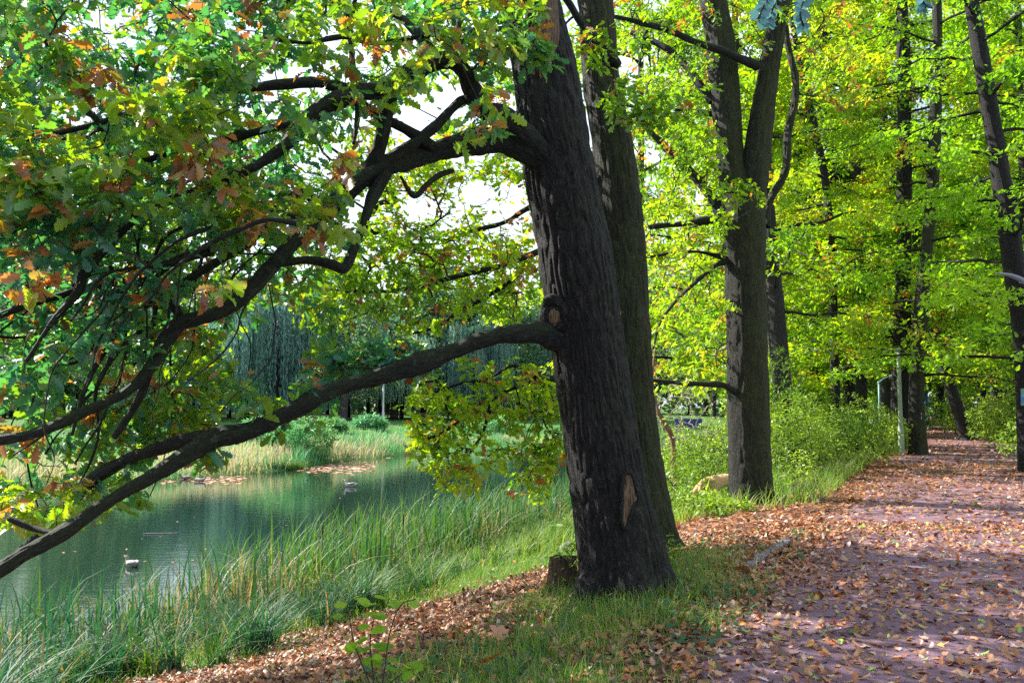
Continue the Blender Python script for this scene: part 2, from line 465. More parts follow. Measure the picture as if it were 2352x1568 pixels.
# ---------------------------------------------------------------- the lie of the land
P0 = np.array([0.89, 5.1]); TT = np.array([0.44, 0.898]); NN = np.array([-0.898, 0.44])
def st(x, y):
    dx, dy = x - P0[0], y - P0[1]
    return dx * NN[0] + dy * NN[1], dx * TT[0] + dy * TT[1]
def from_st(s, t):
    return P0[0] + NN[0] * s + TT[0] * t, P0[1] + NN[1] * s + TT[1] * t
FX = np.array([-200, -40, -20, -16.8, -13.8, -12.3, -10.2, -9.2, -6.2, 2, 10, 20, 40, 80])
FY = np.array([60, 30, 34, 34.9, 36.9, 40.5, 42.0, 50, 55.5, 64, 75, 95, 130, 200])
WATER = -1.5
def y_far(x): return np.interp(x, FX, FY) + 0.8 * np.sin(x * 1.7) + 0.5 * np.sin(x * 0.6 + 1)
def ground(x, y):
    x = np.asarray(x, float); y = np.asarray(y, float)
    s, t = st(x, y)
    bank = 0.25 * np.sin(t * 0.55 + 0.8) + 0.15 * np.sin(t * 1.3)
    near = np.interp(s - bank * np.clip((s - 4) / 4, 0, 1), [-100, 0.7, 2, 4, 6, 8, 9, 11, 13], [0, 0, -0.20, -0.72, -1.14, -1.42, -1.62, -2.2, -2.4])
    d = y - y_far(x)
    far = np.where(d > 0, -1.5 + 1.55 * (1 - np.exp(-d / 13.0)), -1.5 + d * 0.25)
    z = np.maximum(near, np.maximum(far, -2.4))
    rough = (noise2(x, y, 0.9) - 0.5) * 0.16 + (noise2(x, y, 3.1, 4) - 0.5) * 0.05
    amp = np.clip(np.where(s > 0, (s - 0.3) / 1.5, (-s - 3.6) / 3.0), 0, 1)
    return z + rough * amp
def gz(x, y): return float(ground(np.array([x]), np.array([y]))[0])
def is_water(x, y): return ground(x, y) < WATER + 0.02

# visible test, for thinning
def seen(P, m=60):
    px, py = proj(P)
    return (P[:, 1] > 0.3) & (px > -m) & (px < 2352 + m) & (py > -m) & (py < 1568 + m)

def grassy(x, y):
    """1 where grass grows, 0 where leaf litter lies bare"""
    s, t = st(x, y)
    n = noise2(x, y, 0.7, 9)
    g = np.zeros_like(s)
    sl = (s > 0) & (y < y_far(x))
    edge = 4.0 + 0.6 * np.sin(t * 0.8) + np.where(t < 1.5, 0.5, 0) - np.clip((t - 3) * 0.28, 0, 3.2) * (t < 13) - 3.0 * (t >= 13)
    g = np.where(sl, np.clip((s - edge) * 1.4 + (n - 0.5) * 2.0, 0, 1), g)
    fg = np.clip(1.0 - np.abs(s - 0.9 - 0.06 * t) / 1.3, 0, 1) * np.clip((6.5 - t) / 3, 0, 1) * np.clip((n - 0.34) * 5, 0, 1)
    g = np.maximum(g, fg * 0.9)
    g = np.where(y > y_far(x), 1.0, g)
    g = np.where(s < -3.6, np.clip((n - 0.4) * 4, 0.15, 0.9), g)
    return g

# ---------------------------------------------------------------- ground
def build_ground():
    nx, ny = 420, 460
    u = np.linspace(-1, 1, nx); v = np.linspace(0, 1, ny)
    X = 26 * u + 275 * u ** 5
    Y = -6 + 62 * v + 380 * v ** 6
    X, Y = np.meshgrid(X, Y)
    Z = ground(X, Y)
    V = np.stack([X, Y, Z], -1).reshape(-1, 3)
    i = np.arange(ny - 1)[:, None] * nx + np.arange(nx - 1)[None]
    Q = np.stack([i, i + 1, i + 1 + nx, i + nx], -1).reshape(-1, 4)
    mb = MB()
    mb.add(V, Q.ravel(), np.full(len(Q), 4), grassy(X, Y).ravel())
    m, n, l = newmat('ground')
    at = N(n, 'Attribute', attribute_name='tint')
    tco = N(n, 'TexCoord')
    a = N(n, 'TexNoise'); a.inputs['Scale'].default_value = 9; a.inputs['Detail'].default_value = 8; a.inputs['Roughness'].default_value = 0.7
    l.new(tco.outputs['Object'], a.inputs['Vector'])
    soil = ramp(n, [(0.3, (0.035, 0.025, 0.024)), (0.5, (0.10, 0.055, 0.045)), (0.62, (0.22, 0.12, 0.08)), (0.75, (0.33, 0.20, 0.15))])
    l.new(a.outputs['Fac'], soil.inputs['Fac'])
    g = ramp(n, [(0.3, (0.03, 0.07, 0.02)), (0.6, (0.08, 0.17, 0.03)), (0.75, (0.16, 0.22, 0.06))])
    l.new(a.outputs['Fac'], g.inputs['Fac'])
    mx = N(n, 'MixRGB')
    l.new(at.outputs['Fac'], mx.inputs['Fac']); l.new(soil.outputs[0], mx.inputs['Color1']); l.new(g.outputs[0], mx.inputs['Color2'])
    p = N(n, 'BsdfPrincipled'); p.inputs['Roughness'].default_value = 0.95; p.inputs['Specular IOR Level'].default_value = 0.15
    l.new(mx.outputs[0], p.inputs['Base Color'])
    b = N(n, 'Bump'); b.inputs['Strength'].default_value = 0.6; b.inputs['Distance'].default_value = 0.04
    b2 = N(n, 'TexNoise'); b2.inputs['Scale'].default_value = 40; b2.inputs['Detail'].default_value = 5
    l.new(tco.outputs['Object'], b2.inputs['Vector']); l.new(b2.outputs['Fac'], b.inputs['Height']); l.new(b.outputs[0], p.inputs['Normal'])
    o = N(n, 'OutputMaterial'); l.new(p.outputs[0], o.inputs['Surface'])
    tag(mb.build('ground', m), kind='structure')

def path_right(t):
    return -np.interp(t, [-20, 20, 27, 31, 40, 43, 46, 90], [3.4, 3.4, 4.2, 7.5, 9.5, 3.2, 1.8, 1.7])
def build_path():
    mb = MB()
    t = np.linspace(-9, 85, 470)
    k = 40
    f = np.linspace(0, 1, k)
    e0 = 0.0 + 0.14 * (noise2(t, t * 0, 1.1, 2) - 0.5) * 2 + 0.10 * np.sin(t * 0.9)
    e1 = path_right(t) + 0.5 * (noise2(t, t * 0 + 5, 0.8, 3) - 0.5)
    S = e0[:, None] * (1 - f) + e1[:, None] * f
    T = t[:, None] + 0 * f
    X, Y = from_st(S, T)
    Z = ground(X, Y) + 0.02 * np.minimum(1, np.minimum(f, 1 - f) * 12) + 0.004 + (noise2(X, Y, 1.6, 6) - 0.5) * 0.012 * np.minimum(1, np.minimum(f, 1 - f) * 6)
    n_ = k
    i = np.arange(len(t) - 1)[:, None] * n_ + np.arange(n_ - 1)[None]
    Q = np.stack([i, i + n_, i + 1 + n_, i + 1], -1).reshape(-1, 4)
    mb.add(np.stack([X, Y, Z], -1).reshape(-1, 3), Q[:, ::-1].ravel(), np.full(len(Q), 4))
    m, n, l = newmat('path_gravel')
    tco = N(n, 'TexCoord')
    a = N(n, 'TexNoise'); a.inputs['Scale'].default_value = 3; a.inputs['Detail'].default_value = 8; a.inputs['Roughness'].default_value = 0.6
    c = N(n, 'TexNoise'); c.inputs['Scale'].default_value = 120; c.inputs['Detail'].default_value = 4; c.inputs['Roughness'].default_value = 0.8
    vo = N(n, 'TexVoronoi'); vo.inputs['Scale'].default_value = 90
    for q in (a, c, vo): l.new(tco.outputs['Object'], q.inputs['Vector'])
    r1 = ramp(n, [(0.3, (0.115, 0.070, 0.090)), (0.7, (0.215, 0.14, 0.175))])
    l.new(a.outputs['Fac'], r1.inputs['Fac'])
    r2 = ramp(n, [(0.28, (0.35, 0.33, 0.34)), (0.5, (0.95, 0.93, 0.95)), (0.72, (1.7, 1.65, 1.7))])
    l.new(c.outputs['Fac'], r2.inputs['Fac'])
    mx = N(n, 'MixRGB', blend_type='MULTIPLY'); mx.inputs['Fac'].default_value = 1
    l.new(r1.outputs[0], mx.inputs['Color1']); l.new(r2.outputs[0], mx.inputs['Color2'])
    p = N(n, 'BsdfPrincipled'); p.inputs['Roughness'].default_value = 0.9; p.inputs['Specular IOR Level'].default_value = 0.25
    l.new(mx.outputs[0], p.inputs['Base Color'])
    b = N(n, 'Bump'); b.inputs['Strength'].default_value = 0.7; b.inputs['Distance'].default_value = 0.01
    l.new(c.outputs['Fac'], b.inputs['Height']); l.new(b.outputs[0], p.inputs['Normal'])
    o = N(n, 'OutputMaterial'); l.new(p.outputs[0], o.inputs['Surface'])
    tag(mb.build('path', m), kind='structure')

def build_water():
    mb = MB()
    v = np.array([[-300, -10, WATER], [90, -10, WATER], [90, 240, WATER], [-300, 240, WATER]])
    mb.add(v, [0, 1, 2, 3], [4])
    m, n, l = newmat('pond_water')
    geo = N(n, 'NewGeometry')
    mp = N(n, 'Mapping'); mp.inputs['Scale'].default_value = (1.3, 4.5, 1)
    l.new(geo.outputs['Position'], mp.inputs['Vector'])
    a = N(n, 'TexNoise'); a.inputs['Scale'].default_value = 1.1; a.inputs['Detail'].default_value = 5; a.inputs['Roughness'].default_value = 0.6
    l.new(mp.outputs[0], a.inputs['Vector'])
    p = N(n, 'BsdfPrincipled')
    p.inputs['Base Color'].default_value = (0.010, 0.026, 0.020, 1)
    p.inputs['Roughness'].default_value = 0.03
    p.inputs['IOR'].default_value = 1.45
    p.inputs['Specular IOR Level'].default_value = 1.0
    b = N(n, 'Bump'); b.inputs['Strength'].default_value = 0.07; b.inputs['Distance'].default_value = 0.05
    l.new(a.outputs['Fac'], b.inputs['Height']); l.new(b.outputs[0], p.inputs['Normal'])
    o = N(n, 'OutputMaterial'); l.new(p.outputs[0], o.inputs['Surface'])
    tag(mb.build('water', m, smooth=False), kind='structure')

build_ground()
build_path()
build_water()

# ---------------------------------------------------------------- leaf shapes
def half_leaf(outline, mids, fold=0.22, curl=0.12, lump=0.0):
    """outline: [(y,w)] from base to tip, mids: midrib stations. returns verts, loops, totals"""
    o = np.array(outline, float)
    mid = np.array([[0, y, 0] for y in mids], float)
    V = [*mid]
    nm = len(mid)
    R0 = nm
    for y, w in o: V.append([w, y, w * fold])
    L0 = len(V)
    for y, w in o: V.append([-w, y, w * fold])
    V = np.array(V, float)
    V[:, 2] += -curl * V[:, 1] ** 2 + 0.03 * np.sin(V[:, 1] * 9)
    loops, tot = [], []
    idx = [int(np.argmin(abs(o[:, 0] - y))) for y in mids]
    for k in range(nm - 1):
        a, b = idx[k], idx[k + 1]
        f = [k] + [R0 + q for q in range(a, b + 1)] + [k + 1]
        if k == 0 and o[a][1] == 0: f = f[:1] + f[2:]
        if o[b][1] == 0 and k == nm - 2: f = f[:-2] + f[-1:]
        loops += f; tot.append(len(f))
        g = [k + 1] + [L0 + q for q in range(b, a - 1, -1)] + [k]
        if o[b][1] == 0 and k == nm - 2: g = g[:1] + g[2:]
        if k == 0 and o[a][1] == 0: g = g[:-2] + g[-1:]
        loops += g; tot.append(len(g))
    return V, np.array(loops), np.array(tot)
OAK_HI = half_leaf([(-0.1, .012), (0.06, .02), (0.14, .10), (0.2, .07), (0.31, .2), (0.39, .12), (0.5, .27), (0.58, .16), (0.70, .29), (0.78, .18), (0.9, .19), (0.97, .09), (1.0, 0)], [-0.1, 0.2, 0.39, 0.58, 0.78, 1.0], 0.25, 0.16)
OAK_CURL = half_leaf([(-0.1, .012), (0.06, .02), (0.14, .12), (0.2, .07), (0.31, .24), (0.39, .12), (0.5, .31), (0.58, .16), (0.70, .31), (0.78, .17), (0.9, .19), (0.97, .09), (1.0, 0)], [-0.1, 0.2, 0.39, 0.58, 0.78, 1.0], 0.55, 0.5)
OAK_MID = half_leaf([(0, 0.0), (0.2, .13), (0.32, .09), (0.5, .26), (0.6, .15), (0.78, .28), (1.0, 0)], [0, 0.32, 0.6, 1.0], 0.25, 0.14)
OAK_LO = half_leaf([(0, 0), (0.45, .24), (0.55, .16), (0.78, .26), (1.0, 0)], [0, 1.0], 0.25, 0.0)
KITE = half_leaf([(0, 0), (0.5, .3), (1.0, 0)], [0, 1.0], 0.2, 0.0)
ROUND = half_leaf([(0, 0), (0.12, .24), (0.38, .38), (0.68, .30), (0.9, .1), (1.0, 0)], [0, 0.38, 0.68, 1.0], 0.12, 0.1)
OVAL = half_leaf([(0, 0), (0.2, .13), (0.55, .2), (0.85, .12), (1.0, 0)], [0, 0.55, 1.0], 0.2, 0.2)
MAPLE = half_leaf([(0, 0.0), (-0.05, .22), (0.12, .30), (0.16, .48), (0.30, .34), (0.52, .46), (0.60, .26), (0.62, .17), (0.78, .16), (1.0, 0)], [0, 0.62, 1.0], 0.15, 0.12)
OAK_DRY = half_leaf([(-0.1, .012), (0.08, .03), (0.16, .17), (0.23, .08), (0.35, .29), (0.42, .12), (0.55, .36), (0.62, .15), (0.75, .33), (0.82, .15), (0.92, .2), (0.97, .09), (1.0, 0)], [-0.1, 0.23, 0.42, 0.62, 0.82, 1.0], 0.42, 0.45)
STRIP = half_leaf([(0, 0), (0.4, .13), (1.0, 0)], [0, 1.0], 0.1, 0.0)

def place(mb, tpl, pos, d, nrm, size, tint, mi=0, widen=1.0):
    V, lo, to = tpl
    pos = np.asarray(pos, float); n = len(pos)
    if n == 0: return
    d = norm(np.asarray(d, float))
    x = norm(np.cross(d, nrm))
    z = np.cross(x, d)
    size = np.broadcast_to(np.asarray(size, float), (n,))
    M = np.stack([x * widen, d, z], 1) * size[:, None, None]
    P = np.einsum('vk,nkj->nvj', V, M) + pos[:, None]
    m = len(V)
    loops = (lo[None] + (np.arange(n) * m)[:, None]).ravel()
    mb.add(P.reshape(-1, 3), loops, np.tile(to, n), np.repeat(np.broadcast_to(tint, (n,)), m), None, mi)

def rdir(n):
    return norm(rng.normal(size=(n, 3)))

def leaf_clusters(mb, C, D, k, size, tint_f, tpl, spread=0.10, droop=0.25, up=1.0, mi=0, aut=0.05, flat=0.6):
    """k leaves round every twig end C pointing along D"""
    C = np.asarray(C, float); n = len(C)
    if n == 0: return
    Ci = np.repeat(C, k, 0); Di = np.repeat(norm(np.asarray(D, float)), k, 0)
    N_ = n * k
    r = rdir(N_); r[:, 2] *= flat
    d = norm(Di * 0.55 + r - np.array([0, 0, droop]))
    pos = Ci + Di * rng.uniform(-spread, spread * 0.6, (N_, 1)) + rdir(N_) * spread * 0.5
    nr = rdir(N_) * 0.75 + np.array([0, 0, up])
    base = np.repeat(tint_f(C), k)
    t = np.clip(base + rng.normal(0, 0.13, N_), 0, 0.78)
    ac = np.repeat(rng.random(n) < aut, k)          # whole twigs turned brown
    am = (ac & (rng.random(N_) < 0.85)) | (rng.random(N_) < aut * 0.35)
    t = np.where(am, rng.uniform(0.8, 1.0, N_), t)
    sz = size * rng.uniform(0.65, 1.2, N_)
    if tpl is OAK_HI:
        q = rng.random(N_) < 0.4
        place(mb, OAK_CURL, pos[q], d[q], nr[q], sz[q], t[q], mi)
        place(mb, OAK_HI, pos[~q], d[~q], nr[~q], sz[~q], t[~q], mi, widen=1.1)
    else:
        place(mb, tpl, pos, d, nr, sz, t, mi)

def grow(seeds, targets, K=6, sag=0.10, wob=0.12, order_from=None):
    """join every target to the nearest point of what has grown already"""
    seeds = np.asarray(seeds, float); targets = np.asarray(targets, float)
    n = len(targets)
    if n == 0: return np.zeros((0, K, 3)), np.zeros(0, int)
    d0 = np.empty(n)
    for i in range(0, n, 256):
        d0[i:i + 256] = np.min(np.linalg.norm(targets[i:i + 256, None] - seeds[None], axis=-1), 1)
    order = np.argsort(d0)
    pool = np.empty((len(seeds) + n * (K - 1), 3)); pool[:len(seeds)] = seeds
    own = np.full(len(pool), -1); m = len(seeds)
    dirs = np.zeros((len(pool), 3))
    P = np.empty((n, K, 3)); par = np.full(n, -1)
    f = np.linspace(0, 1, K)[:, None]
    for q, i in enumerate(order):
        T = targets[i]
        dd = pool[:m] - T
        j = int(np.argmin(np.einsum('ij,ij->i', dd, dd)))
        A = pool[j]
        L = np.linalg.norm(T - A) + 1e-6
        c = A + (T - A) * 0.45 + dirs[j] * L * 0.25 + rng.normal(0, wob * L, 3) + np.array([0, 0, sag * L])
        cur = (1 - f) ** 2 * A + 2 * f * (1 - f) * c + f ** 2 * T
        cur[1:-1] += rng.normal(0, 0.025 * L, (K - 2, 3))
        P[q] = cur; par[q] = own[j]
        pool[m:m + K - 1] = cur[1:]
        own[m:m + K - 1] = q
        dirs[m:m + K - 1] = norm(cur[1:] - cur[:-1])
        m += K - 1
    cnt = np.ones(n)
    for q in range(n - 1, -1, -1):
        if par[q] >= 0: cnt[par[q]] += cnt[q]
    return P, cnt

def twig_tubes(mb, P, cnt, r0, mi=0, rmax=1.0, sides=5):
    if len(P) == 0: return
    K = P.shape[1]
    rs = np.minimum(r0 * cnt ** 0.45, rmax)
    re = np.maximum(r0 * 0.7, rs * 0.62)
    f = np.linspace(0, 1, K)
    Rr = rs[:, None] * (1 - f) + re[:, None] * f
    tubes(mb, P, Rr, sides, mi=mi)

def clump_tint(sc, lo=0.05, hi=0.72, off=0.0):
    return lambda C: lo + (hi - lo) * np.clip((fbm(C * sc + off, 2) - 0.25) * 2.0, 0, 1)

# ---------------------------------------------------------------- trunks
def furrow(freq=11.0, vf=2.6, amp=0.014, flare=None, flute=0.0, nfl=5, ph=0.0):
    def f(bc, a, ln, Rr):
        Q = bc * np.array([freq, freq, vf])
        w = fbm(bc * np.array([3, 3, 1.2]), 2)[..., None] - 0.5
        n = vnoise(Q + w * 2.5)
        n2 = vnoise(Q * 2.1 + 9)
        r = 1 - np.abs(n * 2 - 1)
        big = fbm(bc * np.array([2.2, 2.2, 0.7]) + 3, 2) - 0.5
        d = -amp * r ** 2 * 1.6 + amp * (n2 - 0.5) * 0.8 + big * 0.05 * (Rr.mean() / 0.4)
        if flute:
            d = d + flute * Rr[:, :, None] * np.sin(a * nfl + ph)[None, None] * 0.5
        if flare:
            h, am, nb, p2 = flare
            e = np.exp(-ln / h)[:, :, None]
            d = d + e * am * (0.45 + 0.55 * np.sin(a * nb + p2)[None, None])
        return d
    return f

def trunk_from_edges(edges, d, lean=0.0, n=200):
    """edges: [(y, left, right)] from the base up in picture px -> centre line and radii"""
    e = spline(edges, n)
    dd = d + lean * np.linspace(0, 1, n)
    c = (e[:, 1] + e[:, 2]) / 2
    P = WA(c, e[:, 0], dd)
    Rr = (e[:, 2] - e[:, 1]) / 2 / F * dd * 1.03
    return P, Rr

def limb(pts, n=None, dk=None):
    """pts: [(px, py, width_px, depth)]"""
    p = np.array(pts, float)
    L = np.sum(np.hypot(np.diff(p[:, 0]), np.diff(p[:, 1])))
    n = n or max(8, int(L / 5))
    q = spline(p, n)
    P = WA(q[:, 0], q[:, 1], q[:, 3])
    r = q[:, 2] / 2 / F * q[:, 3] * 0.92
    return P, np.maximum(r, 0.003)

def knobby(amp=0.06, fr=9):
    def f(bc, a, ln, Rr):
        big = (fbm(bc * np.array([2.0, 2.0, 3.2]) / np.clip(np.sqrt(Rr.mean() / 0.06), 0.5, 2), 2) - 0.5) * 0.75
        n = vnoise(bc * np.array([42, 42, 9.0])); rdg = 1 - np.abs(2 * n - 1)
        return ((fbm(bc * np.array([fr, fr, fr * 0.6]), 3) - 0.5) * amp * 9 + big - 0.10 * rdg ** 2) * Rr[:, :, None]
    return f
def limb_obj(name, pts, mat, parent, sides=20):
    P, r = limb(pts)
    mb = MB()
    tubes(mb, P, r, sides, disp=knobby())
    mb.build(name, mat, parent)
    return P, r

seeds1 = []
# ================================================================= tree one, the great leaning oak
T1 = thing('oak_tree', (1.0, 7.8, gz(1.0, 7.8)), 'largest oak with thick dark leaning trunk and long mossy limbs reaching left over the pond', 'tree')
e1 = [(1372, 1330, 1545), (1340, 1334, 1534), (1290, 1336, 1526), (1200, 1326, 1506), (1100, 1311, 1483), (1000, 1297, 1467), (900, 1284, 1452), (750, 1262, 1432),
      (600, 1241, 1412), (500, 1226, 1390), (340, 1196, 1358), (200, 1180, 1336), (100, 1166, 1313), (0, 1148, 1290), (-160, 1120, 1262), (-500, 1070, 1200), (-900, 1020, 1130)]
P, r = trunk_from_edges(e1, 7.8, 0.2, 640)
mb = MB()
tubes(mb, P, r, 240, disp=furrow(24, 5.0, 0.014, (0.22, 0.17, 5, 0.6), 0.05, 3, 0.4))
mb.build('trunk', B_OAK, T1)
tr1 = P
# limbs, traced with their own distances
B1 = [(1345, 800, 50, 8.0), (1300, 782, 74, 7.85), (1262, 770, 66, 7.68), (1228, 764, 53, 7.55), (1190, 764, 48, 7.45), (1130, 775, 48, 7.35), (1040, 805, 50, 7.2), (960, 835, 50, 7.05), (880, 862, 50, 6.9), (800, 885, 50, 6.75), (740, 905, 52, 6.6),
      (680, 940, 50, 6.45), (600, 978, 52, 6.3), (548, 995, 54, 6.2), (490, 1008, 46, 6.1), (430, 1042, 41, 6.0), (360, 1087, 42, 5.85), (280, 1132, 40, 5.7), (200, 1185, 41, 5.55), (130, 1232, 44, 5.4), (60, 1268, 46, 5.3), (0, 1308, 44, 5.2), (-120, 1385, 40, 5.0), (-300, 1470, 34, 4.8)]
B2 = [(1300, 430, 90, 8.0), (1245, 372, 78, 7.8), (1200, 342, 70, 7.6), (1150, 322, 66, 7.5), (1080, 330, 66, 7.4), (1010, 348, 64, 7.3), (950, 362, 60, 7.15), (900, 376, 56, 7.0), (855, 400, 46, 6.9), (800, 440, 44, 6.8), (750, 485, 42, 6.7), (700, 530, 42, 6.55),
      (655, 575, 42, 6.4), (612, 620, 42, 6.3), (560, 680, 42, 6.2), (512, 715, 42, 6.1), (455, 732, 40, 6.0), (410, 745, 38, 5.95), (376, 785, 36, 5.9), (350, 838, 33, 5.8), (290, 900, 32, 5.7), (205, 940, 28, 5.55), (137, 972, 26, 5.4), (60, 1000, 24, 5.3), (-40, 1020, 22, 5.2), (-160, 1060, 18, 5.1)]
B3 = [(1290, 400, 90, 7.95), (1235, 345, 72, 7.68), (1195, 300, 60, 7.45), (1150, 268, 56, 7.3), (1105, 248, 54, 7.2), (1085, 205, 50, 7.1), (1068, 165, 48, 7.0), (1035, 140, 46, 6.9), (980, 150, 50, 6.8), (920, 182, 48, 6.7), (870, 208, 46, 6.6), (810, 212, 44, 6.5), (765, 238, 42, 6.4), (705, 278, 40, 6.3), (660, 330, 34, 6.2),
      (590, 380, 30, 6.1), (500, 420, 28, 6.0), (400, 455, 26, 5.9), (330, 485, 27, 5.8), (290, 517, 27, 5.75), (240, 571, 26, 5.65), (191, 630, 26, 5.55), (178, 672, 24, 5.5), (120, 740, 18, 5.4), (60, 830, 14, 5.3)]
B4 = [(1095, 240, 30, 7.2), (1060, 232, 28, 7.15), (1000, 290, 31, 7.05), (940, 335, 33, 6.95), (885, 372, 32, 6.9), (830, 408, 30, 6.75), (765, 455, 28, 6.6), (690, 487, 26, 6.5), (610, 523, 24, 6.35), (565, 560, 24, 6.3), (455, 628, 24, 6.15), (400, 665, 23, 6.1), (340, 700, 20, 6.0), (270, 760, 16, 5.9), (200, 880, 13, 5.8), (165, 1000, 9, 5.7)]
B5 = [(905, 178, 44, 6.7), (897, 230, 42, 6.75), (882, 295, 40, 6.78), (870, 345, 38, 6.83), (852, 385, 44, 6.88), (835, 425, 40, 6.9)]
B6 = [(800, 215, 30, 6.5), (850, 255, 30, 6.7), (905, 283, 30, 6.9), (955, 310, 34, 7.0), (995, 340, 40, 7.2)]
B7 = [(880, 20, 18, 7.2), (925, 45, 22, 7.2), (965, 85, 24, 7.1), (1000, 130, 28, 7.0)]
B8 = [(1075, -80, 24, 7.4), (1068, -10, 25, 7.35), (1052, 60, 26, 7.2), (1040, 135, 34, 7.0)]
B9 = [(800, 30, 16, 6.8), (808, 120, 17, 6.7), (815, 200, 20, 6.6), (822, 260, 14, 6.6), (812, 330, 8, 6.5)]
B10 = [(612, 622, 20, 6.3), (650, 605, 22, 6.35), (705, 598, 23, 6.45), (760, 606, 25, 6.5), (790, 615, 28, 6.55), (808, 580, 30, 6.6), (826, 540, 26, 6.65), (842, 490, 28, 6.72), (862, 440, 32, 6.82), (885, 395, 40, 6.98)]
B11 = [(560, 985, 30, 6.2), (500, 1003, 38, 6.25), (430, 1010, 38, 6.3), (350, 1033, 38, 6.35), (300, 1050, 37, 6.4), (240, 1082, 36, 6.45), (195, 1118, 33, 6.5), (165, 1160, 28, 6.5), (110, 1215, 22, 6.5), (40, 1270, 18, 6.5)]
B12 = [(418, 735, 26, 6.0), (398, 700, 27, 6.02), (378, 665, 26, 6.05), (352, 628, 24, 6.08), (330, 600, 14, 6.1)]
B13 = [(760, 500, 24, 6.7), (700, 445, 26, 6.6), (640, 475, 26, 6.5), (560, 530, 25, 6.4), (470, 570, 24, 6.3), (400, 600, 22, 6.2), (345, 640, 24, 6.15), (280, 665, 24, 6.1), (215, 655, 22, 6.0), (150, 675, 20, 5.9), (60, 700, 20, 5.8), (-40, 740, 18, 5.7)]
B14 = [(345, 838, 24, 5.85), (325, 900, 22, 5.9), (300, 950, 20, 5.9), (262, 1005, 16, 5.9)]
B15 = [(1040, 392, 14, 7.2), (1010, 402, 18, 7.1), (980, 425, 14, 7.0), (950, 450, 12, 6.9), (920, 405, 8, 6.9)]
B16 = [(1180, 62, 12, 7.6), (1110, 70, 13, 7.3), (1040, 72, 14, 7.1), (960, 85, 14, 6.9), (860, 100, 14, 6.7), (790, 85, 14, 6.5), (700, 98, 12, 6.3), (600, 90, 10, 6.1), (480, 120, 8, 5.9)]
B17 = [(150, 120, 8, 5.4), (200, 190, 14, 5.5), (185, 240, 17, 5.6), (222, 275, 17, 5.6), (238, 330, 16, 5.7), (245, 390, 14, 5.7), (230, 470, 10, 5.8)]
B18 = [(810, 212, 40, 6.5), (730, 190, 32, 6.4), (650, 195, 26, 6.3), (560, 205, 22, 6.2), (450, 215, 18, 6.1), (330, 250, 16, 6.0), (200, 290, 14, 5.9), (60, 320, 12, 5.8), (-60, 330, 10, 5.6)]
B19 = [(705, 280, 26, 6.3), (600, 300, 22, 6.4), (480, 330, 20, 6.5), (330, 370, 18, 6.5), (180, 420, 16, 6.4), (40, 470, 14, 6.3), (-80, 500, 12, 6.2)]
B20 = [(1180, 420, 30, 7.8), (1090, 120, 30, 8.4), (1120, -100, 24, 8.6)]
B21 = [(128, 1225, 18, 5.45), (85, 1215, 20, 5.5), (55, 1205, 18, 5.5), (20, 1190, 12, 5.5)]
B22 = [(1260, 790, 60, 7.75), (1285, 810, 40, 7.75)]
LIMBS = [B1, B2, B3, B4, B5, B6, B7, B8, B9, B10, B11, B12, B13, B14, B15, B16, B17, B18, B19, B21]
for b in LIMBS:
    P, r = limb_obj('bough', b, B_LIMB, T1, 44 if max(q[2] for q in b) > 30 else 18)
    seeds1.append(P[len(P) // 5::3] if len(b) > 6 else P[::3])
# hanging knob under the lowest bough
mb = MB()
P, r = limb([(545, 985, 50, 6.2), (540, 1005, 40, 6.18), (535, 1018, 22, 6.17)], 14)
tubes(mb, P, r, 16, disp=knobby(0.1))
mb.build('knob', B_LIMB, T1)
# thin shoots of the near side, running down to the left
whips = []
for i in range(34):
    x0 = rng.uniform(20, 700); y0 = rng.uniform(500, 700) + max(0, (x0 - 400)) * -0.1 + (rng.random() < 0.3) * 80
    L = rng.uniform(220, 520); ang = R(rng.uniform(100, 155))
    ca, sa = math.cos(ang), math.sin(ang)
    d0 = rng.uniform(5.2, 7.6); d1 = d0 - rng.uniform(-0.3, 0.8)
    w0 = rng.choice([5, 6, 8, 10, 14])
    ph = rng.uniform(0, 6); am = rng.uniform(15, 40); fr_ = rng.uniform(3, 7)
    cv = rng.uniform(-70, 70)
    pts = []
    for q in np.linspace(0, 1, 9):
        off = am * math.sin(q * fr_ + ph) + cv * q * (1 - q) * 4
        pts.append((x0 + L * q * ca + off * sa + rng.normal(0, 4), y0 + L * q * sa - off * ca + rng.normal(0, 4), w0 * (1 - 0.65 * q), d0 + (d1 - d0) * q + 0.1 * math.sin(q * 5 + ph)))
    P, r = limb(pts, 40)
    mb = MB(); tubes(mb, P, r, 8, disp=knobby(0.08, 16)); mb.build('bough', B_LIMB, T1)
    whips.append(P[::4])
seeds1 += whips
SEED1 = np.concatenate(seeds1)

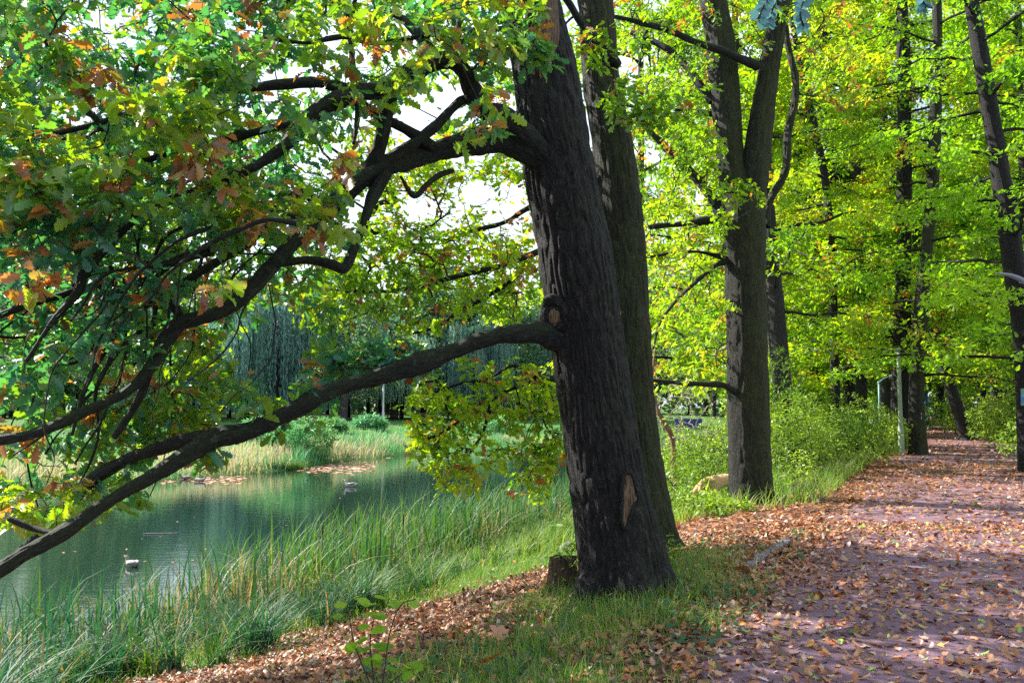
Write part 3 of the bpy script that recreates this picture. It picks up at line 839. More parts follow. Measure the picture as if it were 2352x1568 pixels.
def blob(cx, cy, rx, ry, d0, d1, n):
    a = rng.uniform(0, 2 * np.pi, n); q = np.sqrt(rng.random(n))
    return np.stack([cx + rx * q * np.cos(a), cy + ry * q * np.sin(a), rng.uniform(d0, d1, n)], 1)
def rect(x0, y0, x1, y1, d0, d1, n):
    return np.stack([rng.uniform(x0, x1, n), rng.uniform(y0, y1, n), rng.uniform(d0, d1, n)], 1)
def keep_out(A, holes):
    k = np.ones(len(A), bool)
    for (cx, cy, rx, ry) in holes:
        e = ((A[:, 0] - cx) / rx) ** 2 + ((A[:, 1] - cy) / ry) ** 2
        k &= ~((e < 1) & (rng.random(len(A)) < 0.93))
    return A[k]
holes = [(1010, 230, 75, 60), (680, 180, 75, 50), (600, 250, 60, 28), (940, 290, 60, 70), (1130, 470, 80, 90), (830, 470, 60, 60), (720, 390, 50, 30), (270, 40, 50, 40), (140, 60, 30, 26), (1040, 180, 40, 40),
         (1160, 620, 120, 130), (960, 500, 110, 60), (620, 800, 110, 110), (1060, 340, 130, 36), (900, 130, 50, 40), (780, 340, 50, 40), (1020, 420, 120, 50), (470, 1120, 160, 60)]
A = np.concatenate([
    rect(-140, -120, 500, 540, 4.9, 8.8, 700), rect(450, -120, 1150, 330, 5.8, 8.8, 450), rect(480, 330, 900, 560, 6.6, 8.4, 70), blob(560, 470, 120, 80, 5.6, 6.1, 34),
    rect(-140, 480, 420, 800, 6.2, 8.8, 210), rect(-120, 780, 330, 1150, 6.4, 8.6, 110), rect(300, 560, 760, 930, 7.0, 9.0, 120), rect(-100, 480, 700, 760, 7.4, 9.5, 170), blob(100, 540, 160, 60, 5.0, 5.6, 24), blob(60, 760, 160, 140, 5.3, 6.2, 34), blob(260, 700, 160, 120, 5.3, 6.0, 26),
    blob(520, 900, 250, 110, 6.7, 8.4, 90), blob(560, 880, 170, 60, 6.0, 6.5, 16), blob(340, 970, 130, 80, 6.6, 7.6, 36), blob(300, 1140, 70, 50, 5.9, 6.6, 8), blob(90, 1150, 110, 60, 5.7, 6.4, 16),
    blob(1180, 60, 90, 60, 6.3, 7.0, 18), blob(1235, 120, 42, 40, 6.6, 6.9, 8), blob(810, 480, 110, 50, 5.6, 6.2, 28), blob(860, 825, 130, 34, 7.0, 8.0, 60), blob(470, 1045, 40, 20, 6.1, 6.4, 5), blob(470, 210, 200, 120, 4.9, 5.4, 40), blob(120, 400, 160, 60, 4.6, 5.2, 34)])
A = keep_out(A, holes)
Tg = WA(A[:, 0], A[:, 1], A[:, 2])
nz = fbm(Tg * 1.3, 2)
Tg = Tg[nz > 0.33]
Pt, cnt = grow(SEED1, Tg, 6, 0.06, 0.14)
mb = MB(); twig_tubes(mb, Pt, cnt, 0.0022, rmax=0.02, sides=6, mi=1)
ends = Pt[:, -1]; dirs = Pt[:, -1] - Pt[:, -2]
fr = fbm(ends * 0.9, 2)
leaf_clusters(mb, ends, dirs, 8, 0.122, clump_tint(0.9, -0.22, 0.66), OAK_HI, 0.11, 0.22, 0.9, aut=0.07)
leaf_clusters(mb, Pt[:, 3], Pt[:, 3] - Pt[:, 2], 3, 0.10, clump_tint(0.9, -0.22, 0.66, 3), OAK_HI, 0.12, 0.2, 0.9, aut=0.06)
# sprays turned fully brown that hang in front
rust = [(470, 330, 50, 45, 4.9, 5.1, 5), (470, 400, 60, 30, 5.0, 5.2, 4), (490, 665, 20, 30, 4.2, 4.3, 2), (60, 670, 45, 40, 4.7, 4.9, 3), (130, 650, 40, 30, 4.6, 4.8, 1), (215, 180, 60, 30, 5.2, 5.4, 4), (580, 100, 30, 40, 5.4, 5.6, 2),
        (795, 400, 25, 35, 5.4, 5.6, 3), (600, 490, 40, 25, 5.2, 5.4, 3), (720, 550, 20, 30, 5.4, 5.6, 2), (20, 900, 30, 40, 5.6, 5.8, 2), (50, 990, 50, 30, 5.8, 6.0, 2), (300, 900, 60, 50, 6.2, 6.5, 2), (860, 80, 30, 20, 6, 6.2, 2)]
RA = np.concatenate([blob(*q) for q in rust])
RT = WA(RA[:, 0], RA[:, 1], RA[:, 2])
P2, c2 = grow(np.concatenate([SEED1, Pt[:, 1:].reshape(-1, 3)]), RT, 6, -0.05, 0.1)
twig_tubes(mb, P2, c2, 0.0024, rmax=0.006, mi=1)
leaf_clusters(mb, P2[:, -1], P2[:, -1] - P2[:, -2], 6, 0.118, lambda C: np.full(len(C), 0.76), OAK_HI, 0.09, 0.7, 0.4, aut=0.85)
mb.build('crown', [M_NEAR, B_TWIG], T1)

# bare dead streak on the stem, knot where a branch was lost, torn wound near the foot
def patch_on(px0, py0, pts, depth, thick, mat, name, parent, dome=0.02):
    """a raised plate following the stem: pts outline in picture px"""
    o = np.array(pts, float)
    c = o.mean(0)
    rings = []
    for q, dz in ((1.0, 0.0), (0.9, thick), (0.55, thick + dome * 0.7), (0.2, thick + dome)):
        pp = c + (o - c) * q
        rings.append(WA(pp[:, 0], pp[:, 1], depth(pp[:, 0], pp[:, 1]) - dz))
    V = np.concatenate(rings); n = len(o)
    lo, to = [], []
    for r_ in range(3):
        for j in range(n):
            k = (j + 1) % n
            lo += [r_ * n + j, r_ * n + k, (r_ + 1) * n + k, (r_ + 1) * n + j]; to.append(4)
    lo += list(range(3 * n, 4 * n)); to.append(n)
    m_ = MB(); m_.add(V, lo, to, 0.5, V); return m_.build(name, mat, parent)
def stem_depth(edges, d, inset=0.0):
    e = np.array(sorted(edges)); 
    def f(x, y):
        l = np.interp(y, e[:, 0], e[:, 1]); r_ = np.interp(y, e[:, 0], e[:, 2])
        c = (l + r_) / 2; h = (r_ - l) / 2
        u = np.clip((x - c) / h, -0.97, 0.97)
        return d - h / F * d * np.sqrt(1 - u ** 2) + inset
    return f
sd1 = stem_depth(e1, 7.8)
patch_on(0, 0, spline([(1232, -60), (1240, 20), (1236, 70), (1246, 118), (1266, 130), (1284, 95), (1283, 30), (1278, -30), (1262, -90), (1240, -90), (1232, -60)], 40)[:-1], sd1, 0.02, M_WOUND, 'bare_wood', T1, 0.035)
patch_on(0, 0, spline([(1436, 1092), (1447, 1090), (1454, 1108), (1459, 1130), (1463, 1146), (1452, 1158), (1448, 1172), (1442, 1186), (1436, 1210), (1431, 1196), (1430, 1160), (1431, 1120), (1436, 1092)], 40)[:-1], sd1, 0.0, M_WOUND, 'wound', T1, 0.006)
_o = spline([(1434, 1088), (1448, 1086), (1457, 1106), (1462, 1130), (1467, 1148), (1455, 1164), (1449, 1180), (1443, 1196), (1436, 1216), (1428, 1198), (1427, 1160), (1428, 1118), (1434, 1088)], 40)
mb = MB(); tubes(mb, WA(_o[:, 0], _o[:, 1], sd1(_o[:, 0], _o[:, 1]) + 0.004), np.full(40, 0.020), 10, disp=knobby(0.2, 30), cap=False); mb.build('bark_lip', B_OAK, T1)
# knot: rings of callus round a healed disc
mb = MB()
kc = W(1273, 728, float(sd1(np.array([1273.]), np.array([728.]))[0]) + 0.01)
vdir = norm(kc - np.array([0, 0, 1.6]))
ux = norm(np.cross(vdir, [0, 0, 1])); uy = np.cross(ux, vdir)
for rr, tr, out in ((0.11, 0.040, -0.022), (0.078, 0.028, -0.002)):
    a = np.linspace(0, 2 * np.pi, 33)
    C = kc + np.outer(np.cos(a), ux) * rr * 0.8 + np.outer(np.sin(a), uy) * rr * 1.25 - vdir * out
    tubes(mb, C, tr * (0.8 + 0.4 * np.sin(a * 2 + rr * 40) ** 2), 14, disp=knobby(0.3, 34), cap=False)
mb.build('knot', B_OAK, T1)
mb = MB()
a = np.linspace(0, 2 * np.pi, 24, endpoint=False)
rg = [kc - vdir * (0.02 + 0.02 * (1 - q)) + (np.outer(np.cos(a), ux) * 0.8 + np.outer(np.sin(a), uy) * 1.25) * 0.062 * q for q in (1, 0.6, 0.25)]
V = np.concatenate(rg); lo, to = [], []
for r_ in range(2):
    for j in range(24):
        k = (j + 1) % 24; lo += [r_*24+j, r_*24+k, r_*24+24+k, r_*24+24+j]; to.append(4)
lo += list(range(48, 72)); to.append(24)
mb.add(V, lo, to, 0.5, V); mb.build('knot_scar', M_WOUND, T1)

# ---------------------------------------------------------------- generic tree with guided crown
def make_tree(name, base, label, stems, limbs, mat_bark, targets, leafm, kleaf, lsize, tpl, aut=0.05, tint=None, r0=0.004, disp=None, sides=48, droop=0.25, group=None,
              twig_mat=None, limb_mat=None, spread=0.12, K=5, extra_seeds=None, up=1.0, mid_leaves=True):
    t = thing(name, base, label, 'tree', group)
    sds = []
    for k, (P, r) in enumerate(stems):
        m_ = MB(); tubes(m_, P, r, sides, disp=disp or furrow(9, 2.0, 0.012, (0.3, 0.05, 5, k)))
        m_.build('trunk' if k == 0 else 'stem', mat_bark, t)
        z = P[:, 2]
        sds.append(P[z > z[0] + 2.2][::6])
    for b in limbs:
        P, r = limb(b)
        m_ = MB(); tubes(m_, P, r, 12, disp=knobby())
        m_.build('bough', limb_mat or mat_bark, t)
        sds.append(P[::3])
    if extra_seeds is not None: sds.append(extra_seeds)
    sds = np.concatenate(sds)
    if targets is not None and len(targets):
        Pt, cnt = grow(sds, targets, K, 0.08, 0.12)
        m_ = MB(); twig_tubes(m_, Pt, cnt, r0, rmax=0.05, sides=5, mi=1)
        tf = tint or clump_tint(0.6)
        leaf_clusters(m_, Pt[:, -1], Pt[:, -1] - Pt[:, -2], kleaf, lsize, tf, tpl, spread, droop, up, aut=aut)
        if mid_leaves:
            leaf_clusters(m_, Pt[:, K // 2 + 1], Pt[:, -1] - Pt[:, -2], max(1, kleaf // 3), lsize * 0.9, tf, tpl, spread, droop, up, aut=aut)
        m_.build('crown', [leafm, twig_mat or B_TWIG], t)
    return t

# ================================================================= tree two, close behind
e2 = [(1262, 1425, 1564), (1240, 1430, 1553), (1200, 1420, 1546), (1100, 1405, 1528), (1000, 1395, 1512), (900, 1388, 1502), (700, 1385, 1492), (500, 1375, 1477), (300, 1354, 1448), (200, 1338, 1427), (0, 1325, 1410), (-200, 1305, 1385), (-500, 1290, 1350)]
S2 = trunk_from_edges(e2, 10.4, 0.2, 420)
L2 = [[(1300, 565, 20, 10.2), (1235, 578, 18, 10.1), (1170, 605, 15, 10.0), (1100, 622, 14, 9.9), (1030, 640, 13, 9.8), (950, 660, 11, 9.7), (870, 670, 9, 9.6), (780, 668, 7, 9.5)],
      [(1400, 520, 30, 10.4), (1240, 575, 20, 10.6), (1215, 600, 16, 10.7), (1180, 640, 13, 10.8), (1120, 680, 12, 10.9), (1060, 712, 11, 11.0), (1000, 750, 9, 11.1), (900, 775, 6, 11.2)],
      [(1400, 400, 26, 10.4), (1230, 470, 15, 10.8), (1160, 510, 13, 11), (1090, 530, 11, 11.2), (1000, 560, 9, 11.4), (900, 560, 7, 11.5)],
      [(1400, 820, 26, 10.4), (1290, 862, 16, 9.6), (1230, 875, 14, 9.4), (1180, 890, 13, 9.3), (1130, 915, 11, 9.2), (1080, 945, 10, 9.1), (1030, 985, 8, 9.0), (980, 1010, 6, 8.9)],
      [(1240, 872, 12, 9.4), (1180, 840, 10, 9.4), (1120, 870, 9, 9.4), (1060, 880, 8, 9.4), (1000, 900, 6, 9.4)],
      [(1130, 915, 10, 9.2), (1110, 990, 8, 9.1), (1080, 1040, 6, 9.0)],
      [(1420, 150, 30, 10.4), (1340, 60, 22, 10), (1280, -30, 20, 9.6), (1180, -120, 16, 9.0)]]
A = np.concatenate([
    rect(860, 400, 1240, 600, 9.2, 13.0, 170), blob(960, 600, 280, 70, 9.0, 11.6, 190), blob(880, 700, 220, 70, 9.0, 11.4, 120), blob(1170, 660, 80, 90, 10.5, 12.5, 70),
    blob(1130, 900, 180, 75, 8.7, 10.4, 66), blob(1080, 1000, 140, 90, 8.6, 10.2, 62), blob(990, 940, 65, 90, 8.8, 10.2, 30), blob(1040, 1080, 60, 40, 8.8, 9.4, 18), blob(1235, 980, 60, 130, 9.2, 10.2, 60),
    blob(1260, 1050, 50, 40, 10, 10.8, 22), blob(1215, 1110, 40, 30, 10.2, 10.6, 8), blob(860, 820, 110, 30, 8.0, 9.0, 50), rect(500, 280, 1180, 440, 9.0, 12.5, 190), rect(600, 420, 1000, 640, 9.5, 12.5, 90),
    blob(1060, 380, 200, 40, 9.5, 11.5, 70), blob(1380, 110, 50, 45, 9.6, 9.9, 14), blob(1500, 250, 110, 40, 9.4, 10.0, 40), blob(1440, 200, 60, 30, 9.5, 9.9, 10),
    rect(700, -150, 1300, 250, 10, 13, 260), rect(-60, -80, 720, 520, 10.0, 14.0, 430), rect(-60, 480, 560, 800, 10.5, 14.0, 150)])
A = keep_out(A, [(1010, 230, 65, 50), (680, 180, 70, 40), (1120, 450, 90, 40), (1160, 515, 50, 36), (940, 290, 45, 45), (960, 470, 50, 25), (1080, 360, 60, 20)])
shade_tg = np.stack([rng.uniform(-7.5, 1.0, 1500), rng.uniform(9.5, 15.5, 1500), rng.uniform(6.0, 10.5, 1500)], 1)  # unseen twig ends above the frame, added to shade the near path
_px, _py = proj(shade_tg); shade_tg = shade_tg[(_py < -40) & (fbm(shade_tg * 0.6, 2) > 0.42)][:520]
make_tree('oak_tree', (2.0, 10.4, 0), 'oak with straight greenish trunk rising just behind the largest leaning oak', [S2], L2, B_GREY, np.concatenate([WA(A[:, 0], A[:, 1], A[:, 2]), shade_tg]), M_BRIGHT, 7, 0.115, OAK_MID, 0.075,
          clump_tint(0.7, 0.1, 0.78), 0.0025, sides=140, disp=furrow(20, 4.5, 0.012, (0.25, 0.07, 5, 2.0)), limb_mat=B_LIMB, K=6)

# ================================================================= tree three, the forked oak by the path
e3 = [(1156, 1672, 1785), (1140, 1678, 1776), (1080, 1676, 1772), (1000, 1673, 1768), (800, 1670, 1762), (700, 1668, 1759), (600, 1664, 1757), (520, 1655, 1757), (470, 1653, 1752), (400, 1650, 1715), (300, 1641, 1706), (200, 1628, 1699), (100, 1620, 1690), (0, 1605, 1670), (-200, 1590, 1650), (-450, 1580, 1630)]
S3 = trunk_from_edges(e3, 15.4, 0, 240)
e3b = [(620, 1690, 1745), (560, 1688, 1757), (480, 1692, 1757), (400, 1701, 1765), (300, 1716, 1775), (200, 1735, 1786), (100, 1755, 1800), (0, 1766, 1816), (-200, 1790, 1838), (-450, 1815, 1850)]
S3b = trunk_from_edges(e3b, 15.35, 0, 160)
e3c = [(520, 1742, 1768), (478, 1752, 1772), (440, 1770, 1790), (393, 1794, 1814), (307, 1800, 1820), (239, 1815, 1833), (178, 1818, 1835), (102, 1802, 1818), (0, 1790, 1804), (-200, 1780, 1790)]
S3c = trunk_from_edges(e3c, 15.7, 0.3, 110)
L3 = [[(1740, 152, 26, 15.2), (1710, 140, 22, 15.0), (1660, 118, 21, 14.9), (1600, 98, 19, 14.8), (1540, 72, 17, 14.7), (1470, 52, 15, 14.6), (1410, 38, 12, 14.5)],
      [(1665, 505, 34, 15.4), (1640, 460, 26, 15.5), (1600, 410, 26, 15.6), (1560, 370, 24, 15.7), (1510, 320, 21, 15.8), (1465, 270, 18, 15.9)],
      [(1660, 505, 24, 15.3), (1610, 508, 18, 15.2), (1560, 515, 15, 15.0), (1490, 522, 14, 14.8)],
      [(1635, 235, 22, 15.4), (1590, 170, 20, 15.6), (1550, 125, 20, 15.8), (1500, 95, 17, 16), (1450, 75, 14, 16.2)],
      [(1690, 900, 20, 15.2), (1660, 884, 16, 15.0), (1610, 882, 14, 14.8), (1550, 878, 12, 14.6), (1490, 872, 11, 14.4)],
      [(1670, 600, 16, 15.3), (1640, 612, 12, 15.2), (1590, 655, 10, 15.1), (1545, 700, 9, 15.0), (1515, 745, 8, 14.9), (1500, 800, 6, 14.8)],
      [(1660, 590, 14, 15.3), (1600, 578, 10, 15.2), (1540, 582, 8, 15.0), (1480, 592, 6, 14.9)],
      [(1640, 262, 18, 15.5), (1595, 258, 13, 15.5), (1550, 252, 10, 15.5)]]
A = np.concatenate([rect(1415, -80, 1650, 350, 14, 19, 330), rect(1460, 330, 1670, 620, 14, 19, 200), rect(1480, 600, 1680, 900, 14, 20, 150), blob(1700, 440, 60, 35, 14.2, 14.6, 22), blob(1665, 520, 20, 40, 14.2, 14.6, 10),
                    rect(1800, -80, 2000, 250, 14, 20, 120), rect(1700, -80, 1900, 120, 14, 20, 80), blob(1600, 330, 60, 60, 14.4, 15.2, 40), rect(1380, -250, 2050, -80, 13, 20, 160)])
A = keep_out(A, [(1520, 830, 30, 50), (1500, 690, 24, 30)])
T3 = make_tree('forked_oak', (W(1726, 1140, 15.4)[0], 15.4, 0), 'tall oak forking into two dark stems at the path edge beside the dog', [S3, S3b, S3c], L3, B_GREY, WA(A[:, 0], A[:, 1], A[:, 2]), M_BRIGHT, 7, 0.125, OAK_MID, 0.07,
               clump_tint(0.5, 0.15, 0.8), 0.0035, sides=100, disp=furrow(16, 3.6, 0.012, (0.22, 0.035, 6, 1.0)), limb_mat=B_LIMB, K=5)

# ================================================================= woodland trees on the right
def crown_targets(c, rad, zlo, zhi, n, m=100):
    a = rng.uniform(0, 2 * np.pi, n * 3); q = rng.uniform(0.15, 1, n * 3) ** 0.55 * rad
    P = np.stack([c[0] + q * np.cos(a), c[1] + q * np.sin(a), rng.uniform(zlo, zhi, n * 3)], 1)
    P = P[seen(P, m)]
    nz = fbm(P * 0.45 + c[0], 2)
    P = P[nz > 0.36]
    return P[:n]
def bough_targets(S, rad, zlo, zhi, nb, m=100):
    """layered boughs: centre lines and the twig ends spread flat along them"""
    tp = S[0]
    lines, T = [], []
    for i in range(nb):
        z = zlo + (zhi - zlo) * ((i + rng.random()) / nb)
        j = int(np.argmin(abs(tp[:, 2] - z + 0.6)))
        A0 = tp[j]
        a = i * 2.4 + rng.uniform(-0.5, 0.5)
        L = rad * rng.uniform(0.55, 1.1) * (1 - 0.25 * (z - zlo) / (zhi - zlo))
        u = np.array([math.cos(a), math.sin(a), 0])
        f = np.linspace(0, 1, 10)[:, None]
        rise = rng.uniform(0.0, 0.3); dr = rng.uniform(0.1, 0.4)
        ln_ = A0 + u * L * f + np.array([0, 0, 1.0]) * L * (rise * f - dr * f ** 2.2) + np.cumsum(rng.normal(0, 0.05, (10, 3)), 0) * (f > 0)
        if not seen(ln_, 250).any(): continue
        lines.append(ln_)
        k = 34
        q = rng.uniform(0.28, 1.05, k)
        B = np.stack([np.interp(q, f[:, 0], ln_[:, c]) for c in range(3)], 1)
        side = np.array([-u[1], u[0], 0])
        w = L * 0.34 * np.sin(np.clip(q, 0, 1) * 2.6 + 0.3)
        B += side * (rng.uniform(-1, 1, k) * w)[:, None] + rng.normal(0, 0.10, (k, 3))
        B[:, 2] -= 0.12 * rng.random(k) * L * 0.3
        T.append(B)
    T = np.concatenate(T) if T else np.zeros((0, 3))
    return lines, T[seen(T, m)]
def off_view(P, boxes):
    px, py = proj(P)
    k = np.ones(len(P), bool)
    for (x0, y0, x1, y1, pr) in boxes:
        k &= ~((px > x0) & (px < x1) & (py > y0) & (py < y1) & (rng.random(len(P)) < pr))
    return P[k]
GAPS = [(1975, 850, 2130, 1100, 0.9), (2105, 880, 2352, 1100, 0.85), (1780, 920, 1980, 1100, 0.8), (2040, 0, 2175, 560, 0.3), (2225, 80, 2330, 480, 0.3)]
wood = [
 ('oak_tree', 'reddish brown trunk standing just behind the pale green pole', [(1024, 2042, 2094), (1000, 2044, 2092), (900, 2050, 2092), (800, 2052, 2092), (700, 2056, 2092), (560, 2060, 2092), (400, 2060, 2094), (300, 2062, 2092), (200, 2061, 2092), (100, 2060, 2090), (0, 2058, 2084), (-200, 2056, 2080)], 34.0, B_OAK, 5.0, 3.0, 900, M_BRIGHT, 0.16, 0.14),
 ('oak_tree', 'slim tree with red and white trail marker beside the path', [(1046, 2086, 2131), (1030, 2088, 2129), (893, 2089, 2122), (790, 2094, 2127), (722, 2098, 2131), (620, 2110, 2138), (530, 2120, 2146), (444, 2127, 2155), (376, 2131, 2158), (290, 2134, 2162), (205, 2138, 2163), (120, 2144, 2165), (0, 2140, 2162), (-200, 2138, 2156)], 28.5, B_GREY, 4.6, 2.9, 900, M_BRIGHT, 0.15, 0.10),
 ('oak_tree', 'tall trunk leaning left at the right edge with blue white marker', [(1100, 2340, 2392), (1060, 2340, 2388), (875, 2333, 2376), (756, 2327, 2372), (650, 2310, 2356), (540, 2296, 2343), (480, 2288, 2334), (400, 2277, 2318), (335, 2268, 2308), (290, 2261, 2299), (205, 2247, 2284), (95, 2230, 2265), (0, 2215, 2248), (-200, 2200, 2228)], 21.0, B_OAK, 4.6, 2.6, 900, M_MAPLE, 0.14, 0.02),
 ('maple_tree', 'dark leaning maple with flared foot in the middle of the path clearing', [(1016, 2200, 2244), (1005, 2206, 2240), (961, 2193, 2223), (917, 2180, 2206), (869, 2165, 2190), (820, 2150, 2174), (740, 2130, 2152), (640, 2110, 2130), (500, 2090, 2108)], 40.0, B_FAR, 6.0, 3.4, 900, M_MAPLE, 0.19, 0.0),
 ('oak_tree', 'left of the two straight dark trunks side by side above the bushes', [(960, 1936, 1964), (824, 1938, 1962), (700, 1934, 1957), (560, 1920, 1942), (400, 1905, 1925), (200, 1890, 1908), (0, 1880, 1896)], 47.0, B_FAR, 6.0, 3.6, 900, M_BRIGHT, 0.22, 0.10),
 ('oak_tree', 'right of the two straight dark trunks side by side above the bushes', [(960, 1964, 1992), (824, 1965, 1990), (620, 1963, 1985), (520, 1960, 1980), (300, 1955, 1975), (0, 1950, 1968)], 45.0, B_FAR, 6.0, 3.6, 900, M_BRIGHT, 0.22, 0.16),
 ('oak_tree', 'thick dark trunk partly hidden by saplings right behind the forked oak', [(1050, 1785, 1845), (1000, 1786, 1838), (900, 1776, 1820), (750, 1763, 1806), (650, 1760, 1796), (560, 1755, 1786), (400, 1748, 1775), (200, 1740, 1765)], 22.0, B_FAR, 3.6, 4.2, 420, M_BRIGHT, 0.14, 0.08),
 ('oak_tree', 'thin dark stem slanting up to the left behind the forked oak', [(960, 1912, 1932), (800, 1906, 1926), (600, 1900, 1920), (427, 1888, 1906), (340, 1872, 1890), (250, 1854, 1870), (171, 1836, 1850), (60, 1815, 1828), (-60, 1800, 1812)], 34.0, B_FAR, 4.5, 3.4, 620, M_BRIGHT, 0.17, 0.06),
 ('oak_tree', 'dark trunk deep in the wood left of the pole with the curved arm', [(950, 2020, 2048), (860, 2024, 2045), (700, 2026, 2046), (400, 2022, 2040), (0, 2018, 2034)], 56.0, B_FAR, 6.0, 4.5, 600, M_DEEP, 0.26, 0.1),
 ('maple_tree', 'thick dark trunk in the shade beyond the right side of the clearing', [(950, 2274, 2298), (880, 2275, 2296), (700, 2276, 2296), (400, 2275, 2293), (100, 2272, 2288)], 52.0, B_FAR, 6.5, 3.5, 800, M_MAPLE, 0.24, 0.0),
 ('maple_tree', 'thinner green trunk touching the thick dark one beyond the clearing', [(950, 2298, 2313), (880, 2298, 2312), (700, 2302, 2316), (400, 2306, 2320), (100, 2312, 2324)], 54.0, B_GREY, 5.0, 4.0, 600, M_MAPLE, 0.24, 0.0),
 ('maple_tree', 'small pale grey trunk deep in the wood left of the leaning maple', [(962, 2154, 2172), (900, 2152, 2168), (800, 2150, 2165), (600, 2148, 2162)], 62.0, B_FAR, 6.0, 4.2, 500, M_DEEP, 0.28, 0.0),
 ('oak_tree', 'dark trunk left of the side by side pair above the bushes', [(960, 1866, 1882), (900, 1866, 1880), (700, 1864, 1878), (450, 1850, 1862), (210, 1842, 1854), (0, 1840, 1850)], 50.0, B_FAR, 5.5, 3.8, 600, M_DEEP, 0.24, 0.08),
 ('oak_tree', 'bright leaved tree standing in the gap between the leaning oak and the forked oak', [(1010, 1458, 1484), (900, 1460, 1484), (600, 1462, 1482), (300, 1464, 1480), (0, 1466, 1478)], 27.0, B_FAR, 5.2, 3.4, 900, M_BRIGHT, 0.16, 0.05),
 ('oak_tree', 'bright leaved tree whose stem is hidden behind the forked oak', [(1010, 1700, 1722), (900, 1700, 1722), (600, 1702, 1720), (300, 1690, 1706), (0, 1680, 1694)], 33.0, B_FAR, 5.6, 3.2, 900, M_BRIGHT, 0.17, 0.06),
 ('oak_tree', 'slender dark trunk at the upper right corner behind bright leaves', [(980, 2350, 2372), (700, 2345, 2366), (400, 2340, 2358), (200, 2335, 2350), (0, 2330, 2345)], 33.0, B_FAR, 5.0, 3.2, 700, M_MAPLE, 0.17, 0.0),
]
def show_trunks(P, prob=0.5):
    """keep sight lines to the stems that the photo shows bare"""
    px, py = proj(P)
    k = np.ones(len(P), bool)
    for (nm, lab, ed, d, *_r) in wood:
        if d > 50: continue
        e = np.array(sorted((q[0], q[1], q[2]) for q in ed), float)
        l = np.interp(py, e[:, 0], e[:, 1]); r_ = np.interp(py, e[:, 0], e[:, 2])
        w = 10 + 300 / P[:, 1]
        vis = fbm(np.stack([py * 0.009, np.full(len(P), d), py * 0], 1), 2) > 0.40
        k &= ~((px > l - w) & (px < r_ + w) & (P[:, 1] < d + 0.4) & vis & (rng.random(len(P)) < prob))
    return P[k]
for (nm, lab, ed, d, bk, rad, zlo, n, lm, ls, aut) in wood:
    S = trunk_from_edges(ed, d, 0, 110)
    zt = EYE + (1000 / F) * d + 1
    nb = int((zt - zlo) * (2.3 if d < 40 else 1.7))
    lines, Tg = bough_targets(S, rad, zlo, zt, nb)
    Tg = show_trunks(off_view(Tg, GAPS))
    ex = None
    mbx = MB()
    tr = make_tree(nm, (S[0][0][0], d, 0), lab, [S], [], bk, Tg, lm, 15, ls * 1.15, OAK_LO if d > 24 else OAK_MID, aut=aut * 0.5, tint=clump_tint(0.5, 0.1, 0.85 if lm in (M_MAPLE, M_DEEP) else 0.78), r0=0.005, sides=30,
              disp=furrow(8, 2, 0.01, (0.3, 0.05, 5, d)), spread=0.16 + d * 0.006, K=5, extra_seeds=np.concatenate(lines), up=1.4)
    near_l = sorted(lines, key=lambda q: -len(q))[:40]
    for q in near_l:
        P = spline(q, 16); m_ = MB(); tubes(m_, P, np.linspace(0.035, 0.010, 16) * (1 + d / 60), 6, disp=knobby()); m_.build('bough', bk, tr)

# ---------------------------------------------------------------- copied trees, further off
def wood_tree(leafm, h, rad, zlo, nleaf, ls, bark, tr, lean=0.0, tfun=None, name='woodland_tree'):
    """a whole tree at the origin: trunk, boughs, crown"""
    t = thing(name, (0, 0, 0), 'x', 'tree')
    z = np.linspace(-0.3, h * 0.93, 40)
    P = np.stack([lean * z + 0.15 * np.sin(z * 0.5), 0.12 * np.sin(z * 0.4 + 1), z], 1)
    r = tr * (1 - 0.75 * np.clip(z / h, 0, 1))
    m_ = MB(); tubes(m_, P, r, 16, disp=furrow(6, 1.4, 0.01, (0.4, 0.08, 5, 0)))
    m_.build('trunk', bark, t)
    n = 150
    a = rng.uniform(0, 2 * np.pi, n); u = rng.random(n)
    zz = zlo + (h - zlo) * u
    env = np.sin(np.clip((zz - zlo) / (h - zlo), 0.04, 1) ** 0.7 * math.pi) ** 0.6 * rad
    q = env * rng.uniform(0.3, 1, n) ** 0.5
    C = np.stack([q * np.cos(a) + lean * zz, q * np.sin(a), zz], 1)
    Pb, cb = grow(P[P[:, 2] > zlo - 1.0], C, 5, 0.1, 0.1)
    m_ = MB(); twig_tubes(m_, Pb, cb, 0.015, rmax=0.12, sides=5, mi=1)
    k = nleaf // n
    Ci = np.repeat(C, k, 0)
    pos = Ci + rng.normal(0, 1, Ci.shape) * np.array([0.55, 0.55, 0.38]) * (rad / 4.0)
    tn = (tfun or clump_tint(0.5, 0.0, 1.0))(pos) + rng.normal(0, 0.1, len(pos))
    place(m_, KITE, pos, rdir(len(pos)) - np.array([0, 0, 0.3]), rdir(len(pos)) * 0.8 + np.array([0, 0, 1]), ls * rng.uniform(0.6, 1.3, len(pos)), np.clip(tn, 0, 1), widen=1.3)
    m_.build('crown', [leafm, bark], t)
    return t
def copy_thing(src, loc, rz=0.0, sc=1.0, label=None, group=None):
    c = src.copy(); scene.collection.objects.link(c)
    c.location = loc; c.rotation_euler = (0, 0, rz); c.scale = (sc, sc, sc)
    if label: c['label'] = label
    if group: c['group'] = group
    for ch in src.children:
        k = ch.copy(); scene.collection.objects.link(k); k.parent = c
        for g in ch.children:
            q = g.copy(); scene.collection.objects.link(q); q.parent = k
    return c

